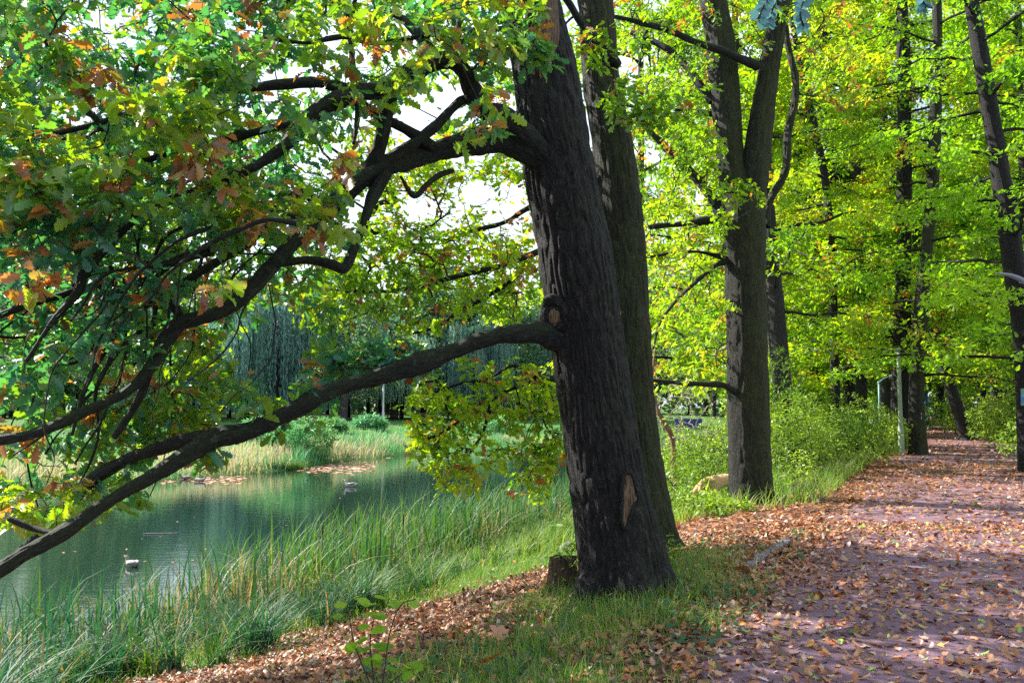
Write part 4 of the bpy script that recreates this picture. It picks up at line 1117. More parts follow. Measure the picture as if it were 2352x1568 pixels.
# deep wood on the right (beyond the named trunks)
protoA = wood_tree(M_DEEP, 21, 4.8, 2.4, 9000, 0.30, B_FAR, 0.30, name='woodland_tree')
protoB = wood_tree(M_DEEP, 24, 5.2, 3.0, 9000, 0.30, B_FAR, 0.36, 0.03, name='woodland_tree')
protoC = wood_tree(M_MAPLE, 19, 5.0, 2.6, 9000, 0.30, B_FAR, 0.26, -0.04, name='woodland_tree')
spots = []
deep = [(1800, 48), (1830, 66), (1895, 62), (1925, 78), (1985, 70), (2010, 88), (2060, 60), (2085, 82), (2190, 72), (2215, 90), (2245, 66), (2330, 60), (2360, 78), (2420, 45), (2440, 66), (2300, 95), (2150, 105), (1960, 105), (1870, 98), (1770, 84), (1720, 110), (2400, 100), (2480, 88), (2540, 60), (2480, 34), (1640, 130), (1580, 150)]
protos = [protoA, protoB, protoC]
usedp = [False] * 3
for i, (px, d) in enumerate(deep):
    x = (px - CX) / F * d
    k = i % 3
    loc = (x, float(d), gz(x, d))
    lab = 'dark trunk standing far back among the shaded trees of the right hand wood'
    if not usedp[k]:
        o = protos[k]; o.location = loc; o.rotation_euler = (0, 0, rng.uniform(0, 6.28)); usedp[k] = True
        o['label'] = lab; o['group'] = 'trees deep in the right hand wood'
        for ch in o.children: ch.matrix_parent_inverse.identity()
    else:
        copy_thing(protos[k], loc, rng.uniform(0, 6.28), rng.uniform(0.85, 1.15), lab, 'trees deep in the right hand wood')

# ---------------------------------------------------------------- across the pond
def willow(px, d, h, rad, nstr, label, bark=B_FAR, tr=0.5, low=1.5, tf=0.45):
    x = (px - CX) / F * d
    g = gz(x, d)
    t = thing('weeping_willow', (x, d, g), label, 'tree')
    z = np.linspace(-0.3, h * 0.62, 30)
    P = np.stack([x + 0.3 * np.sin(z * 0.3), np.full(30, d) + 0.1 * z * 0, g + z], 1)
    m_ = MB(); tubes(m_, P, tr * (1 - 0.5 * z / z[-1]), 18, disp=furrow(6, 1.4, 0.012, (0.4, 0.12, 5, 0)))
    m_.build('trunk', bark, t)
    n = 60
    a = rng.uniform(0, 2 * np.pi, n); q = rad * rng.uniform(0.35, 0.95, n)
    C = np.stack([x + q * np.cos(a), d + q * np.sin(a), g + h * (1.0 - 0.28 * (q / rad) ** 2) - rng.uniform(0, h * 0.25, n)], 1)
    Pb, cb = grow(P[12:], C, 6, 0.25, 0.06)
    m_ = MB(); twig_tubes(m_, Pb, cb, 0.03, rmax=0.2, sides=5, mi=1)
    # hanging strands of narrow leaves
    src = np.concatenate([C, Pb[:, 4], Pb[:, 3]])
    s = src[rng.integers(0, len(src), nstr)] + rng.normal(0, 0.5, (nstr, 3)) * np.array([1, 1, 0.5])
    L = np.minimum(rng.uniform(0.35, 0.95, nstr) * h * 0.8, s[:, 2] - g - low * rng.uniform(0.8, 1.6, nstr))
    L = np.maximum(L, 0.8)
    k = 30
    f = np.linspace(0, 1, k)[None]
    out = norm(s - np.array([x, d, 0])) * np.array([1, 1, 0])
    X = s[:, None, :] + out[:, None] * (np.sqrt(f) * 0.7)[..., None] + np.array([0, 0, -1.0]) * (f * L[:, None])[..., None]
    X += rng.normal(0, 0.04, X.shape)
    dd = np.tile(np.array([0, 0, -1.0]), (nstr * k, 1)) + rdir(nstr * k) * 0.22
    tn = np.repeat(np.clip(tf + (fbm(s * 0.5, 2) - 0.5) * 1.3 + rng.normal(0, 0.12, nstr), 0, 1), k)
    place(m_, STRIP, X.reshape(-1, 3), dd, rdir(nstr * k), np.repeat(L / k * 2.2, k) * rng.uniform(0.7, 1.2, nstr * k), tn, widen=0.8)
    m_.build('crown', [M_WILLOW, bark], t)
    return t
willow(632, 84, 14.5, 6.2, 1500, 'large blue green weeping willow hanging like a curtain over the far lawn', B_FAR, 0.45, 1.6, 0.3)
willow(905, 92, 10.5, 5.2, 1000, 'yellow green weeping willow behind the purple trunk on the far bank', B_FAR, 0.45, 2.2, 0.75)
willow(1070, 96, 12, 5.6, 1100, 'weeping willow above the pale blue notice box on the far bank', B_FAR, 0.45, 2.0, 0.35)
willow(1200, 105, 13.5, 5.5, 1000, 'weeping willow behind the largest leaning oak on the far bank', B_FAR, 0.45, 2.5, 0.5)
willow(380, 88, 13, 5.6, 1000, 'weeping willow seen through the lower left branches', B_FAR, 0.45, 1.6, 0.3)

def crown_ball(px, d, h, rad, zlo, nleaf, ls, label, mat, bark, tr, wid=1.0, name='park_tree', tf=None):
    x = (px - CX) / F * d
    t = wood_tree(mat, h, rad, zlo, nleaf, ls, bark, tr, rng.uniform(-0.02, 0.02), tf, name)
    t.location = (x, d, gz(x, d)); t['label'] = label
    for ch in t.children: ch.matrix_parent_inverse.identity()
    return t
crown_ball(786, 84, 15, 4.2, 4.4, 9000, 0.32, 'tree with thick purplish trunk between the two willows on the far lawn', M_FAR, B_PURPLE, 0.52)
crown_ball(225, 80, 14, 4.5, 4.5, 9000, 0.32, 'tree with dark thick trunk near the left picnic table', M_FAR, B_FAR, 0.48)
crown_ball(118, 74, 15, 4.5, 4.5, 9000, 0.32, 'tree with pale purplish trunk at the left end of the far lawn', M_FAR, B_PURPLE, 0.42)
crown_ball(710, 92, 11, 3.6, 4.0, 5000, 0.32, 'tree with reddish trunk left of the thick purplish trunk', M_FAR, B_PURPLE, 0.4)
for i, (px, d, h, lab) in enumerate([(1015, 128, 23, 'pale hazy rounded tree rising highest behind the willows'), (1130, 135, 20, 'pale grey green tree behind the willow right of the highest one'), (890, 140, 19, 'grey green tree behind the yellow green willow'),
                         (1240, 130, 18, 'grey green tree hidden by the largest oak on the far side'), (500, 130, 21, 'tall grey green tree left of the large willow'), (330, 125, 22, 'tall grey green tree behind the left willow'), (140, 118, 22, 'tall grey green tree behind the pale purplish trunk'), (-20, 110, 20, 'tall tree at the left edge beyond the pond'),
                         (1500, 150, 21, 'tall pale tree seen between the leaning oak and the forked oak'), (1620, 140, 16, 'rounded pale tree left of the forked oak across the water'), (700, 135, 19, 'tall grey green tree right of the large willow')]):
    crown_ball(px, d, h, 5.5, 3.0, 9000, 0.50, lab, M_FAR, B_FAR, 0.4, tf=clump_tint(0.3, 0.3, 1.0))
# the grove of slim trunks behind the far lawn
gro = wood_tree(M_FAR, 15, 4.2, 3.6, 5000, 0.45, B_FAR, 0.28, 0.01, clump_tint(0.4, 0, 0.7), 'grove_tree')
for ch in gro.children: ch.matrix_parent_inverse.identity()
first = True
for i in range(46):
    px = -60 + i * 31 + rng.uniform(-12, 12); d = rng.uniform(97, 118)
    x = (px - CX) / F * d
    lab = 'slim dark trunk in the shaded grove behind the far lawn'
    if first:
        gro.location = (x, d, gz(x, d)); gro['label'] = lab; gro['group'] = 'trees of the far grove'; first = False
    else:
        copy_thing(gro, (x, d, gz(x, d)), rng.uniform(0, 6.28), rng.uniform(0.8, 1.1), lab, 'trees of the far grove')
# distant wood closing the view
mb = MB()
n = 60000
ang = rng.uniform(R(-42), R(42), n)
rr = rng.uniform(150, 175, n)
x = rr * np.sin(ang); y = rr * np.cos(ang)
hh = 13 + 6 * fbm(np.stack([ang * 14, ang * 0, ang * 0], 1), 3) + np.where(ang > 0.1, 10, 0) - np.where((ang > -0.12) & (ang < 0.06), 4, 0)
z = rng.random(n) ** 0.8 * hh
P = np.stack([x, y, z], 1)
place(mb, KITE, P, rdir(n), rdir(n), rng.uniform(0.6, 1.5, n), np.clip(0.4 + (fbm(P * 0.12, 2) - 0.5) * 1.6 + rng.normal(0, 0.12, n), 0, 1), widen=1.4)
tag(mb.build('distant_woods', M_FAR), 'distant wood closing the view all round', 'woods', kind='stuff')

# ---------------------------------------------------------------- bushes and undergrowth
def bush(px, py, d, w, h, n, label, mat=M_BUSH, tpl=OVAL, ls=0.10, name='bush', tint=None, cat='bush', group=None, nst=9, kl=6):
    x = (px - CX) / F * d
    g = gz(x, d)
    t = thing(name, (x, d, g), label, cat, group)
    a = rng.uniform(0, 2 * np.pi, n); q = np.sqrt(rng.random(n)) * w / 2
    zz = h * rng.uniform(0.08, 1, n) ** 0.8 * (1 - 0.45 * (q / (w / 2)) ** 2)
    C = np.stack([x + q * np.cos(a), d + q * np.sin(a) * 0.8, g + zz], 1)
    C[:, 2] = np.maximum(C[:, 2], ground(C[:, 0], C[:, 1]) + 0.05)
    s = np.stack([x + rng.normal(0, w * 0.12, nst), d + rng.normal(0, w * 0.1, nst), np.full(nst, g - 0.02)], 1)
    s[:, 2] = ground(s[:, 0], s[:, 1])
    Pt, cnt = grow(s, C, 5, 0.15, 0.1)
    m_ = MB()
    for q in range(min(nst, 4)):
        ms = MB(); b_ = s[q]; e_ = C[rng.integers(0, n)]
        tubes(ms, spline([b_, b_ * 0.6 + e_ * 0.4 + [0, 0, h * 0.2], e_], 10), np.linspace(0.012, 0.003, 10) * min(1, h), 5); ms.build('stem', B_TWIG, t)
    twig_tubes(m_, Pt, cnt, 0.0028, rmax=0.02, sides=4, mi=1); leaf_clusters(m_, Pt[:, -1], Pt[:, -1] - Pt[:, -2], kl, ls, tint or clump_tint(0.8, 0.1, 0.95), tpl, 0.16, 0.15, 1.1, aut=0.0)
    leaf_clusters(m_, Pt[:, 3], Pt[:, -1] - Pt[:, -2], 3, ls, tint or clump_tint(0.8, 0.1, 0.95), tpl, 0.16, 0.15, 1.1, aut=0.0)
    m_.build('foliage', [mat, B_TWIG], t)
    return t
bushes = [
 (1600, 0, 17.5, 1.6, 1.5, 150, 'dark green fern leaved bush between the leaning oak and the forked oak', 0.10), (1640, 0, 24, 3.2, 2.0, 260, 'pale airy bush on the bank behind the dog', 0.10),
 (1560, 0, 26, 3.4, 2.1, 240, 'pale willowy bush nearest the leaning oak on the bank', 0.10), (1820, 0, 19.5, 1.6, 2.0, 190, 'sapling bush with feathery leaves right of the forked oak', 0.11),
 (1795, 0, 21, 1.7, 3.4, 190, 'tall feathery sapling bush just right of the forked oak', 0.11), (1890, 0, 23, 2.2, 1.7, 260, 'bright green bush left of the lampless pole group', 0.10),
 (1960, 0, 25.5, 2.4, 1.6, 260, 'bright bush in the middle of the undergrowth left of the poles', 0.10), (2005, 0, 29, 2.4, 1.6, 230, 'bright bush at the foot of the thin teal pole', 0.11),
 (1870, 0, 29, 3.4, 2.1, 260, 'pale bush behind the front row left of the poles', 0.12), (1950, 0, 33, 4.0, 2.2, 280, 'wide pale bush under the side by side trunks', 0.13),
 (2035, 0, 33, 2.0, 1.0, 110, 'low bush behind the pale green pole', 0.12), (2160, 0, 49, 3.0, 1.8, 150, 'bush beside the path bend left of the leaning maple', 0.15),
 (2190, 0, 56, 4.0, 2.4, 170, 'bush in the shade behind the leaning maple', 0.18), (2250, 0, 50, 4.0, 2.2, 190, 'dense bush right behind the leaning maple', 0.16),
 (2310, 0, 38, 3.4, 2.3, 260, 'maple bush on the right of the clearing', 0.15), (2350, 0, 30, 2.6, 2.2, 240, 'sunlit pale bush behind the right edge trunk', 0.13),
 (2375, 0, 25, 2.4, 1.4, 130, 'low bush at the right edge beyond the path', 0.11), (1700, 0, 32, 4.0, 2.2, 200, 'pale bush hidden behind the forked oak', 0.13), (1480, 0, 30, 4.0, 2.0, 200, 'pale bush hidden behind the leaning oak', 0.13),
]
for (px, _, d, w, h, n, lab, ls) in bushes:
    fea = 'feather' in lab or 'fern' in lab
    bush(px, 0, d, w, h, int(n * 1.3), lab, M_BUSH, OVAL if not fea else STRIP, ls if not fea else ls * 1.1, tint=clump_tint(0.9, 0.0, 0.5) if fea else None, kl=6 if not fea else 10)
for (px, d, w, h, lab) in [(690, 47, 3.6, 2.0, 'wide pale feathery bush at the far waterline under the low bough'), (620, 50, 3.2, 1.7, 'pale bush on the far bank left of the wide feathery one'), (850, 66, 2.6, 1.2, 'dark green bush on the far bank slope below the white post'),
                           (1130, 72, 4.5, 1.4, 'low bush on the far bank behind the hanging oak leaves'), (330, 46, 3.0, 1.5, 'pale bush on the far bank at the left seen under the low bough'), (760, 60, 2.4, 1.1, 'small straw coloured bush on the far slope')]:
    bush(px, 0, d, w, h, 230, lab, M_FGRASS, STRIP, 0.32, tint=clump_tint(0.7, 0.4, 1.0), kl=9)
# low plants at tree feet
bush(1655, 0, 14.3, 1.0, 0.26, 40, 'low glossy plants at the left foot of the forked oak', M_BUSH, ROUND, 0.08, 'low_plant', cat='plant')
bush(1600, 0, 15.0, 1.2, 0.5, 60, 'low leafy plant in front of the fern leaved bush', M_BUSH, OVAL, 0.09, 'low_plant', cat='plant')
bush(1540, 0, 9.6, 0.25, 0.28, 12, 'small sprig at the right foot of the second oak', M_BUSH, OVAL, 0.06, 'low_plant', cat='plant', nst=2)
bush(1322, 0, 8.6, 0.5, 0.55, 40, 'nettles between the hollow stump and the leaning oak', M_BUSH, OVAL, 0.06, 'nettle_plant', cat='plant', nst=6)
bush(1830, 0, 17.6, 0.8, 0.9, 40, 'thin twiggy plant beside the cut log', M_BUSH, OVAL, 0.08, 'low_plant', cat='plant', nst=5)

# undergrowth floor: leaves low on the ground in the wood
mb = MB()
n = 26000
t_ = rng.uniform(2, 75, n); s_ = np.where(rng.random(n) < 0.55, rng.uniform(1.0, 7.5, n), -3.8 - rng.exponential(4, n))
s_ = np.where((s_ > 0) & (t_ < 10.5), s_ * 0 + 50, s_)
s_ = np.where((s_ < 0) & (t_ < 14) , s_ * 0 + 50, s_)
x, y = from_st(s_, t_)
k = (s_ < 30) & (ground(x, y) > WATER + 0.03) & (s_ > 0) | ((s_ < path_right(t_) - 0.5) & (s_ > -30))
x, y = x[k], y[k]
P = np.stack([x, y, ground(x, y) + rng.random(len(x)) ** 1.5 * 0.45], 1)
P = P[seen(P)]
place(mb, OVAL, P, rdir(len(P)) * np.array([1, 1, 0.4]), rdir(len(P)) * 0.5 + np.array([0, 0, 1]), rng.uniform(0.08, 0.2, len(P)), np.clip(0.45 + (fbm(P * 0.6, 2) - 0.5) * 1.8, 0, 1))
tag(mb.build('undergrowth', M_BUSH), 'low leafy undergrowth covering the bank and the wood floor', 'undergrowth', kind='stuff')

# ---------------------------------------------------------------- leaf litter
def litter_density(x, y):
    s, t = st(x, y)
    d = np.where((s < 0.1) & (s > path_right(t)), 0.30 + 0.75 * (noise2(x, y, 0.45, 3) - 0.35) + np.interp(t, [4, 16], [0, 0.45]) + 0.4 * np.exp(-np.abs(s) / 0.5), 1.0)
    d = np.where((s >= 0.0) & (s < 6.2), 1.0 * (1 - np.clip(grassy(x, y) * 1.15, 0, 1) * np.where((s < 2.6) & (t < 7), 0.72, 0.88)), d)
    d = np.where((s > 1.2) & (t > 11.5) & (s < 6.2), 0.12, d)
    d = np.where(s >= 6.2, 0.0, d)
    d = np.where((s < path_right(t)), 0.5, d)
    return d * np.clip(0.45 + 1.2 * noise2(x, y, 1.3, 12), 0, 1)
def scatter(n, x0, x1, y0, y1, dens, pw=1.0):
    x = rng.uniform(x0, x1, n); y = y0 + (y1 - y0) * rng.random(n) ** pw
    k = rng.random(n) < dens(x, y)
    x, y = x[k], y[k]
    P = np.stack([x, y, ground(x, y)], 1)
    P = P[(P[:, 2] > WATER - 0.02)]
    return P[seen(P, 450)]
mb = MB()
for (n, x0, x1, y0, y1, tpl, sz, pw) in ((105000, -9, 9, 3.5, 12, OAK_DRY, 0.055, 1.0), (62000, -3, 16, 11, 24, OAK_LO, 0.075, 1.0), (60000, 4, 34, 22, 62, KITE, 0.12, 1.0)):
    P = scatter(n, x0, x1, y0, y1, litter_density, pw)
    n_ = len(P)
    s, t = st(P[:, 0], P[:, 1])
    on = (s < 0.1) & (s > path_right(t))
    P[:, 2] += rng.uniform(0.006, 0.022, n_) + np.where(on, 0.014, 0.006)
    d = rdir(n_) * np.array([1, 1, 0.24])
    nr = rdir(n_) * 0.42 + np.array([0, 0, 1])
    tn = np.clip(rng.normal(0.40, 0.24, n_) + np.where(on, 0.04, -0.04), 0, 0.84)
    q = rng.random(n_)
    tn = np.where(q < 0.06, rng.uniform(0.88, 0.92, n_), tn)
    tn = np.where((q > 0.09) & (q < 0.115), 0.95, tn)
    tn = np.where((q > 0.115) & (q < 0.13), 1.0, tn)
    flip = np.where(rng.random(n_) < 0.5, 1, -1)[:, None]
    mp_ = rng.random(n_) < (0.22 if y1 < 30 else 0.0)
    sz_ = sz * rng.uniform(0.6, 1.35, n_)
    for tp_, k_ in ((tpl, ~mp_), (MAPLE, mp_)):
        place(mb, tp_, P[k_], d[k_], (nr * flip)[k_], sz_[k_], tn[k_], widen=1.1)
tag(mb.build('leaf_litter', M_LITTER), 'fallen brown and tan oak leaves strewn over path and slope', 'leaf litter', kind='stuff')

# ---------------------------------------------------------------- blades
def blades(mb, base, h, w, bend, tint, seg=4, mi=0, stiff=1.6):
    n = len(base)
    a = rng.uniform(0, 2 * np.pi, n)
    bd = np.stack([np.cos(a), np.sin(a), 0 * a], 1)
    f = np.linspace(0, 1, seg + 1)
    side = np.stack([-np.sin(a + rng.normal(0, 1.0, n)), np.cos(a), 0 * a], 1)
    side = norm(side)
    h = np.broadcast_to(h, (n,)); w = np.broadcast_to(w, (n,)); bend = np.broadcast_to(bend, (n,))
    C = base[:, None] + bd[:, None] * (bend * h)[:, None, None] * (f ** stiff)[None, :, None] + np.array([0, 0, 1.0]) * (h[:, None] * (f - 0.38 * np.minimum(bend, 1.2)[:, None] * f ** 2.4))[..., None]
    ww = w[:, None] * np.array([0.75, 1.0, 0.9, 0.6, 0.0, 0.0])[None, :seg + 1] if seg == 4 else w[:, None] * np.clip(1.05 - f, 0, 1)[None] ** 0.6
    ww = ww.copy(); ww[:, -1] = 0.02 * w
    Lf = C - side[:, None] * ww[..., None] / 2; Rt = C + side[:, None] * ww[..., None] / 2
    V = np.stack([Lf, Rt], 2).reshape(n, -1, 3)
    m = V.shape[1]
    q = np.array([[2 * k, 2 * k + 1, 2 * k + 3, 2 * k + 2] for k in range(seg)])
    loops = (q.ravel()[None] + (np.arange(n) * m)[:, None]).ravel()
    mb.add(V.reshape(-1, 3), loops, np.full(n * seg, 4), np.repeat(tint, m), None, mi)

# reed belt along the near shore
mb = MB()
def reed_pts(n, t0, t1, s0, s1):
    t = rng.uniform(t0, t1, n); s = rng.uniform(s0, s1, n)
    # tufts
    c = rng.integers(0, max(2, n // 30), n); cs = rng.uniform(0, 1, (c.max() + 1, 2))
    t = np.where(rng.random(n) < 0.7, t0 + (t1 - t0) * cs[c, 0] + rng.normal(0, 0.12, n), t)
    s = np.where(rng.random(n) < 0.7, s0 + (s1 - s0) * cs[c, 1] + rng.normal(0, 0.12, n), s)
    x, y = from_st(s, t)
    P = np.stack([x, y, np.maximum(ground(x, y), WATER - 0.15)], 1)
    return P, s, t
P, s, t = reed_pts(9500, -3, 27, 6.2, 8.9)
k = seen(P + np.array([0, 0, 0.6]), 120); P, s, t = P[k], s[k], t[k]
n = len(P)
hb = 0.9 + 0.7 * fbm(P * 0.6, 2)
hb = hb * np.interp(t, [-2, 3, 8, 14, 26], [0.92, 1.0, 1.1, 1.15, 1.25])
tn = np.clip(np.interp(t, [-2, 2, 6, 12], [0.05, 0.15, 0.34, 0.42]) + (fbm(P * 0.8 + 5, 2) - 0.5) * 0.7 + rng.normal(0, 0.14, n), 0, 0.8)
dry = fbm(P * 0.9 + 11, 2) + rng.normal(0, 0.15, n)
tn = np.where(dry > 0.66, rng.uniform(0.84, 1.0, n), tn)
up_ = rng.random(n) < 0.72
hh = hb * rng.uniform(0.35, 1.12, n)
hh = np.where(tn > 0.83, hh * 0.72, hh)
w_ = rng.uniform(0.016, 0.038, n)
blades(mb, P[up_], hh[up_], w_[up_], rng.uniform(0.02, 0.5, up_.sum()), tn[up_], 5, stiff=3.2)
dn_ = ~up_
blades(mb, P[dn_], hh[dn_] * 0.85, w_[dn_], rng.uniform(0.5, 1.3, dn_.sum()), np.where(rng.random(dn_.sum()) < 0.35, rng.uniform(0.86, 1, dn_.sum()), tn[dn_]), 5, stiff=2.2)
q = rng.random(n) < 0.55
blades(mb, P[q] + rng.normal(0, 0.05, (q.sum(), 3)) * [1, 1, 0], rng.uniform(0.15, 0.5, q.sum()), rng.uniform(0.01, 0.025, q.sum()), rng.uniform(0.3, 1.4, q.sum()), rng.uniform(0.88, 1.0, q.sum()), 4)
# tufts of arching sedge in front of it
nt = 330
t0 = rng.uniform(-3, 24, nt); s0 = rng.uniform(4.9, 7.2, nt) - np.clip((t0 - 6) * 0.05, 0, 0.5)
cx_, cy_ = from_st(s0, t0)
k = seen(np.stack([cx_, cy_, ground(cx_, cy_)], 1), 150); cx_, cy_, t0 = cx_[k], cy_[k], t0[k]
nt = len(cx_); per = 62
sz_ = np.repeat(rng.uniform(0.6, 1.25, nt), per)
tx = np.repeat(cx_, per) + rng.normal(0, 0.07, nt * per); ty = np.repeat(cy_, per) + rng.normal(0, 0.07, nt * per)
P = np.stack([tx, ty, ground(tx, ty) - 0.01], 1); n = len(P); tt_ = np.repeat(t0, per)
tn = np.clip(np.interp(tt_, [-2, 3, 7, 12], [0.04, 0.2, 0.42, 0.55]) + np.repeat(rng.normal(0, 0.14, nt), per) + rng.normal(0, 0.12, n), 0, 0.82)
tn = np.where(rng.random(n) < 0.09, rng.uniform(0.84, 1, n), tn)
blades(mb, P, rng.uniform(0.3, 0.75, n) * sz_ * np.interp(tt_, [0, 8], [1.1, 0.8]), rng.uniform(0.010, 0.022, n), rng.uniform(0.3, 1.2, n), tn, 5)
tag(mb.build('reeds', M_REED), 'belt of green and straw coloured reeds and sedge along the near shore', 'reeds', kind='stuff')

# cattail heads
def cattail():
    t = thing('cattail', (0, 0, 0), 'x', 'cattail')
    m_ = MB(); z = np.linspace(0, 1.5, 12); tubes(m_, np.stack([0.03 * np.sin(z), 0 * z, z], 1), np.full(12, 0.005), 6); m_.build('stem', M_REED, t)
    m_ = MB(); z = np.linspace(1.28, 1.44, 8); tubes(m_, np.stack([0.03 * np.sin(z), 0 * z, z], 1), 0.014 * np.sin(np.linspace(0.3, 2.84, 8)) ** 0.4, 8); m_.build('seed_head', M_STUMP, t)
    return t
ct = cattail()
for i, (px, py, d) in enumerate([(1195, 1115, 16.0), (815, 1190, 14.5), (930, 1190, 13.5), (745, 1215, 13.0)]):
    p = W(px, py, d)
    lab = ['dark brown cattail head below the hanging oak leaves', 'dark cattail head where the reeds meet the open water', 'dark cattail head standing in the densest green reeds', 'leftmost dark cattail head above the reeds'][i]
    loc = (p[0], p[1], p[2] - 1.38)
    if i == 0: ct.location = loc; ct['label'] = lab; ct['group'] = 'cattails in the reed belt'; [c.matrix_parent_inverse.identity() for c in ct.children]
    else: copy_thing(ct, loc, i * 1.3, 1.0, lab, 'cattails in the reed belt')

# grass of the near bank and verge
mb = MB()
def gd(x, y):
    s, t = st(x, y)
    g = grassy(x, y)
    return np.where(s > 6.8, 0, g ** 1.3)
P = scatter(90000, -9, 8, 3.6, 16, gd)
n = len(P); s, t = st(P[:, 0], P[:, 1])
fgm = (s < 2.8) & (t < 7)
hh = np.where(fgm, rng.uniform(0.04, 0.13, n), rng.uniform(0.06, 0.24, n))
tn = np.clip(np.where(fgm, 0.30, 0.60) - np.interp(t, [-3, 3], [0.2, 0]) + (fbm(P * 0.9, 2) - 0.5) * 0.6 + rng.normal(0, 0.12, n), 0, 0.95)
blades(mb, P, hh, rng.uniform(0.004, 0.009, n), rng.uniform(0.2, 1.0, n), tn, 3)
P = scatter(60000, -2.2, 3.2, 3.8, 10, lambda x, y: np.where(st(x, y)[0] < 3.0, gd(x, y), 0))
n = len(P)
blades(mb, P, rng.uniform(0.06, 0.20, n) * (0.5 + 1.2 * noise2(P[:, 0], P[:, 1], 2.0, 4)), rng.uniform(0.004, 0.009, n), rng.uniform(0.1, 0.9, n), np.clip(0.66 + (fbm(P * 1.5, 2) - 0.5) * 0.6 + rng.normal(0, 0.13, n), 0, 0.95), 3)
P = scatter(60000, -4, 16, 14, 34, lambda x, y: np.where((st(x, y)[0] > 0.4) & (st(x, y)[0] < 7), 0.9, 0))
n = len(P)
blades(mb, P, rng.uniform(0.12, 0.55, n), rng.uniform(0.008, 0.018, n), rng.uniform(0.2, 0.9, n), np.clip(0.62 + (fbm(P * 0.5, 2) - 0.5) * 0.6 + rng.normal(0, 0.1, n), 0, 0.9), 3)
P = scatter(26000, 6, 40, 16, 50, lambda x, y: np.where((st(x, y)[0] < path_right(st(x, y)[1]) - 0.2) & (noise2(x, y, 0.7, 9) > 0.45), 0.8, 0))
n = len(P)
blades(mb, P, rng.uniform(0.06, 0.25, n), rng.uniform(0.01, 0.02, n), rng.uniform(0.2, 0.9, n), np.clip(0.5 + rng.normal(0, 0.15, n), 0, 0.9), 3)
tag(mb.build('grass', M_GRASS), 'short green grass on the near bank and path verges', 'grass', kind='stuff')

# ground ivy patches: small round teal leaves in the verge
mb = MB()
P = scatter(9000, -2.5, 3.5, 3.8, 11, lambda x, y: np.where((st(x, y)[0] > -0.1) & (st(x, y)[0] < 2.4) & (noise2(x, y, 1.3, 21) > 0.55), 0.8, 0))
P[:, 2] += rng.uniform(0.02, 0.09, len(P)); n = len(P)
place(mb, ROUND, P, rdir(n) * np.array([1, 1, 0.3]), rdir(n) * 0.4 + np.array([0, 0, 1]), rng.uniform(0.03, 0.07, n), rng.uniform(0.0, 0.3, n))
tag(mb.build('ground_ivy', M_GRASS), 'bluish green ground ivy creeping through the verge grass', 'ground cover', kind='stuff')

# far bank grass
mb = MB()
def fgd(x, y):
    d = y - y_far(x)
    return np.where(d > -0.3, np.interp(d, [0, 8, 20, 50], [1, 0.8, 0.35, 0.2]), 0)
P = scatter(120000, -34, 14, 33, 95, fgd, 1.3)
d_ = P[:, 1] - y_far(P[:, 0]); n = len(P)
hh = np.interp(d_, [0, 1.5, 6, 12, 30], [0.9, 0.95, 0.75, 0.30, 0.14]) * rng.uniform(0.5, 1.1, n) * (0.5 + fbm(P * 0.35, 2))
tall = np.exp(-((P[:, 0] + 9.5) / 3.5) ** 2) * (d_ < 9) * (P[:, 1] < 62)
hh = hh * (1 + 0.8 * tall) * np.where(d_ < 8, 0.8, 1) * np.where(P[:, 0] > -5.5, 0.6, 1)
pale = fbm(P * 0.22 + 3, 2) + 0.10 * tall + np.where(d_ < 7, 0.10, -0.12) + rng.normal(0, 0.07, n)
tn = np.where(pale > 0.61 + 0.08 * (P[:, 0] > -5.5), rng.uniform(0.82, 1.0, n), np.clip(0.4 + (fbm(P * 0.3, 2) - 0.5) + rng.normal(0, 0.15, n), 0, 0.78))
blades(mb, P, hh, rng.uniform(0.02, 0.05, n), rng.uniform(0.1, 0.7, n), tn, 3)
tag(mb.build('far_bank_grass', M_FGRASS), 'tall pale grasses and green turf on the far bank', 'grass', kind='stuff')

# sedge tussocks at the far water's edge
def tussock(px, py, lab, r=0.9, tint=0.3):
    p = WA([px], [py], [(EYE - WATER) * F / (py - 930) * 1.0])[0]
    t = thing('sedge_tussock', (p[0], p[1], WATER), lab, 'tussock', 'sedge tussocks at the far shore')
    m_ = MB(); n = 700
    a = rng.uniform(0, 6.28, n); q = np.sqrt(rng.random(n)) * r
    B = np.stack([p[0] + q * np.cos(a) * 1.4, p[1] + q * np.sin(a) * 0.6, np.full(n, WATER - 0.05)], 1)
    blades(m_, B, rng.uniform(0.35, 0.75, n), rng.uniform(0.02, 0.035, n), rng.uniform(0.3, 1.0, n), np.clip(tint + rng.normal(0, 0.15, n), 0, 0.85), 4)
    m_.build('blades', M_REED, t)
tussock(570, 1078, 'bluish green sedge tussock at the far shore', 1.0, 0.15)
tussock(645, 1076, 'yellow green sedge tussock right beside the bluish one', 0.8, 0.6)

# lily pads
mb = MB()
n = 520
q = rng.random(n)
px = np.where(q < .45, rng.uniform(690, 860, n), np.where(q < .7, rng.uniform(330, 560, n), rng.uniform(820, 1230, n)))
py = np.where(q < .45, rng.normal(1072, 6, n), np.where(q < .7, rng.normal(1100, 5, n), rng.normal(1042, 5, n)))
dd = (EYE - WATER) * F / (py - 930)
P = WA(px, py, dd); P[:, 2] = WATER + 0.008
place(mb, ROUND, P, rdir(n) * np.array([1, 1, 0]), np.tile([0, 0, 1.0], (n, 1)), rng.uniform(0.15, 0.3, n), rng.uniform(0.62, 0.86, n), widen=1.3)
n = 60
P = WA(rng.uniform(100, 1200, n), rng.uniform(1090, 1300, n), np.full(n, 20.)); k = (EYE - WATER) / (EYE - P[:, 2]); P = np.array([0, 0, EYE]) + (P - np.array([0, 0, EYE])) * k[:, None]; P[:, 2] = WATER + 0.006
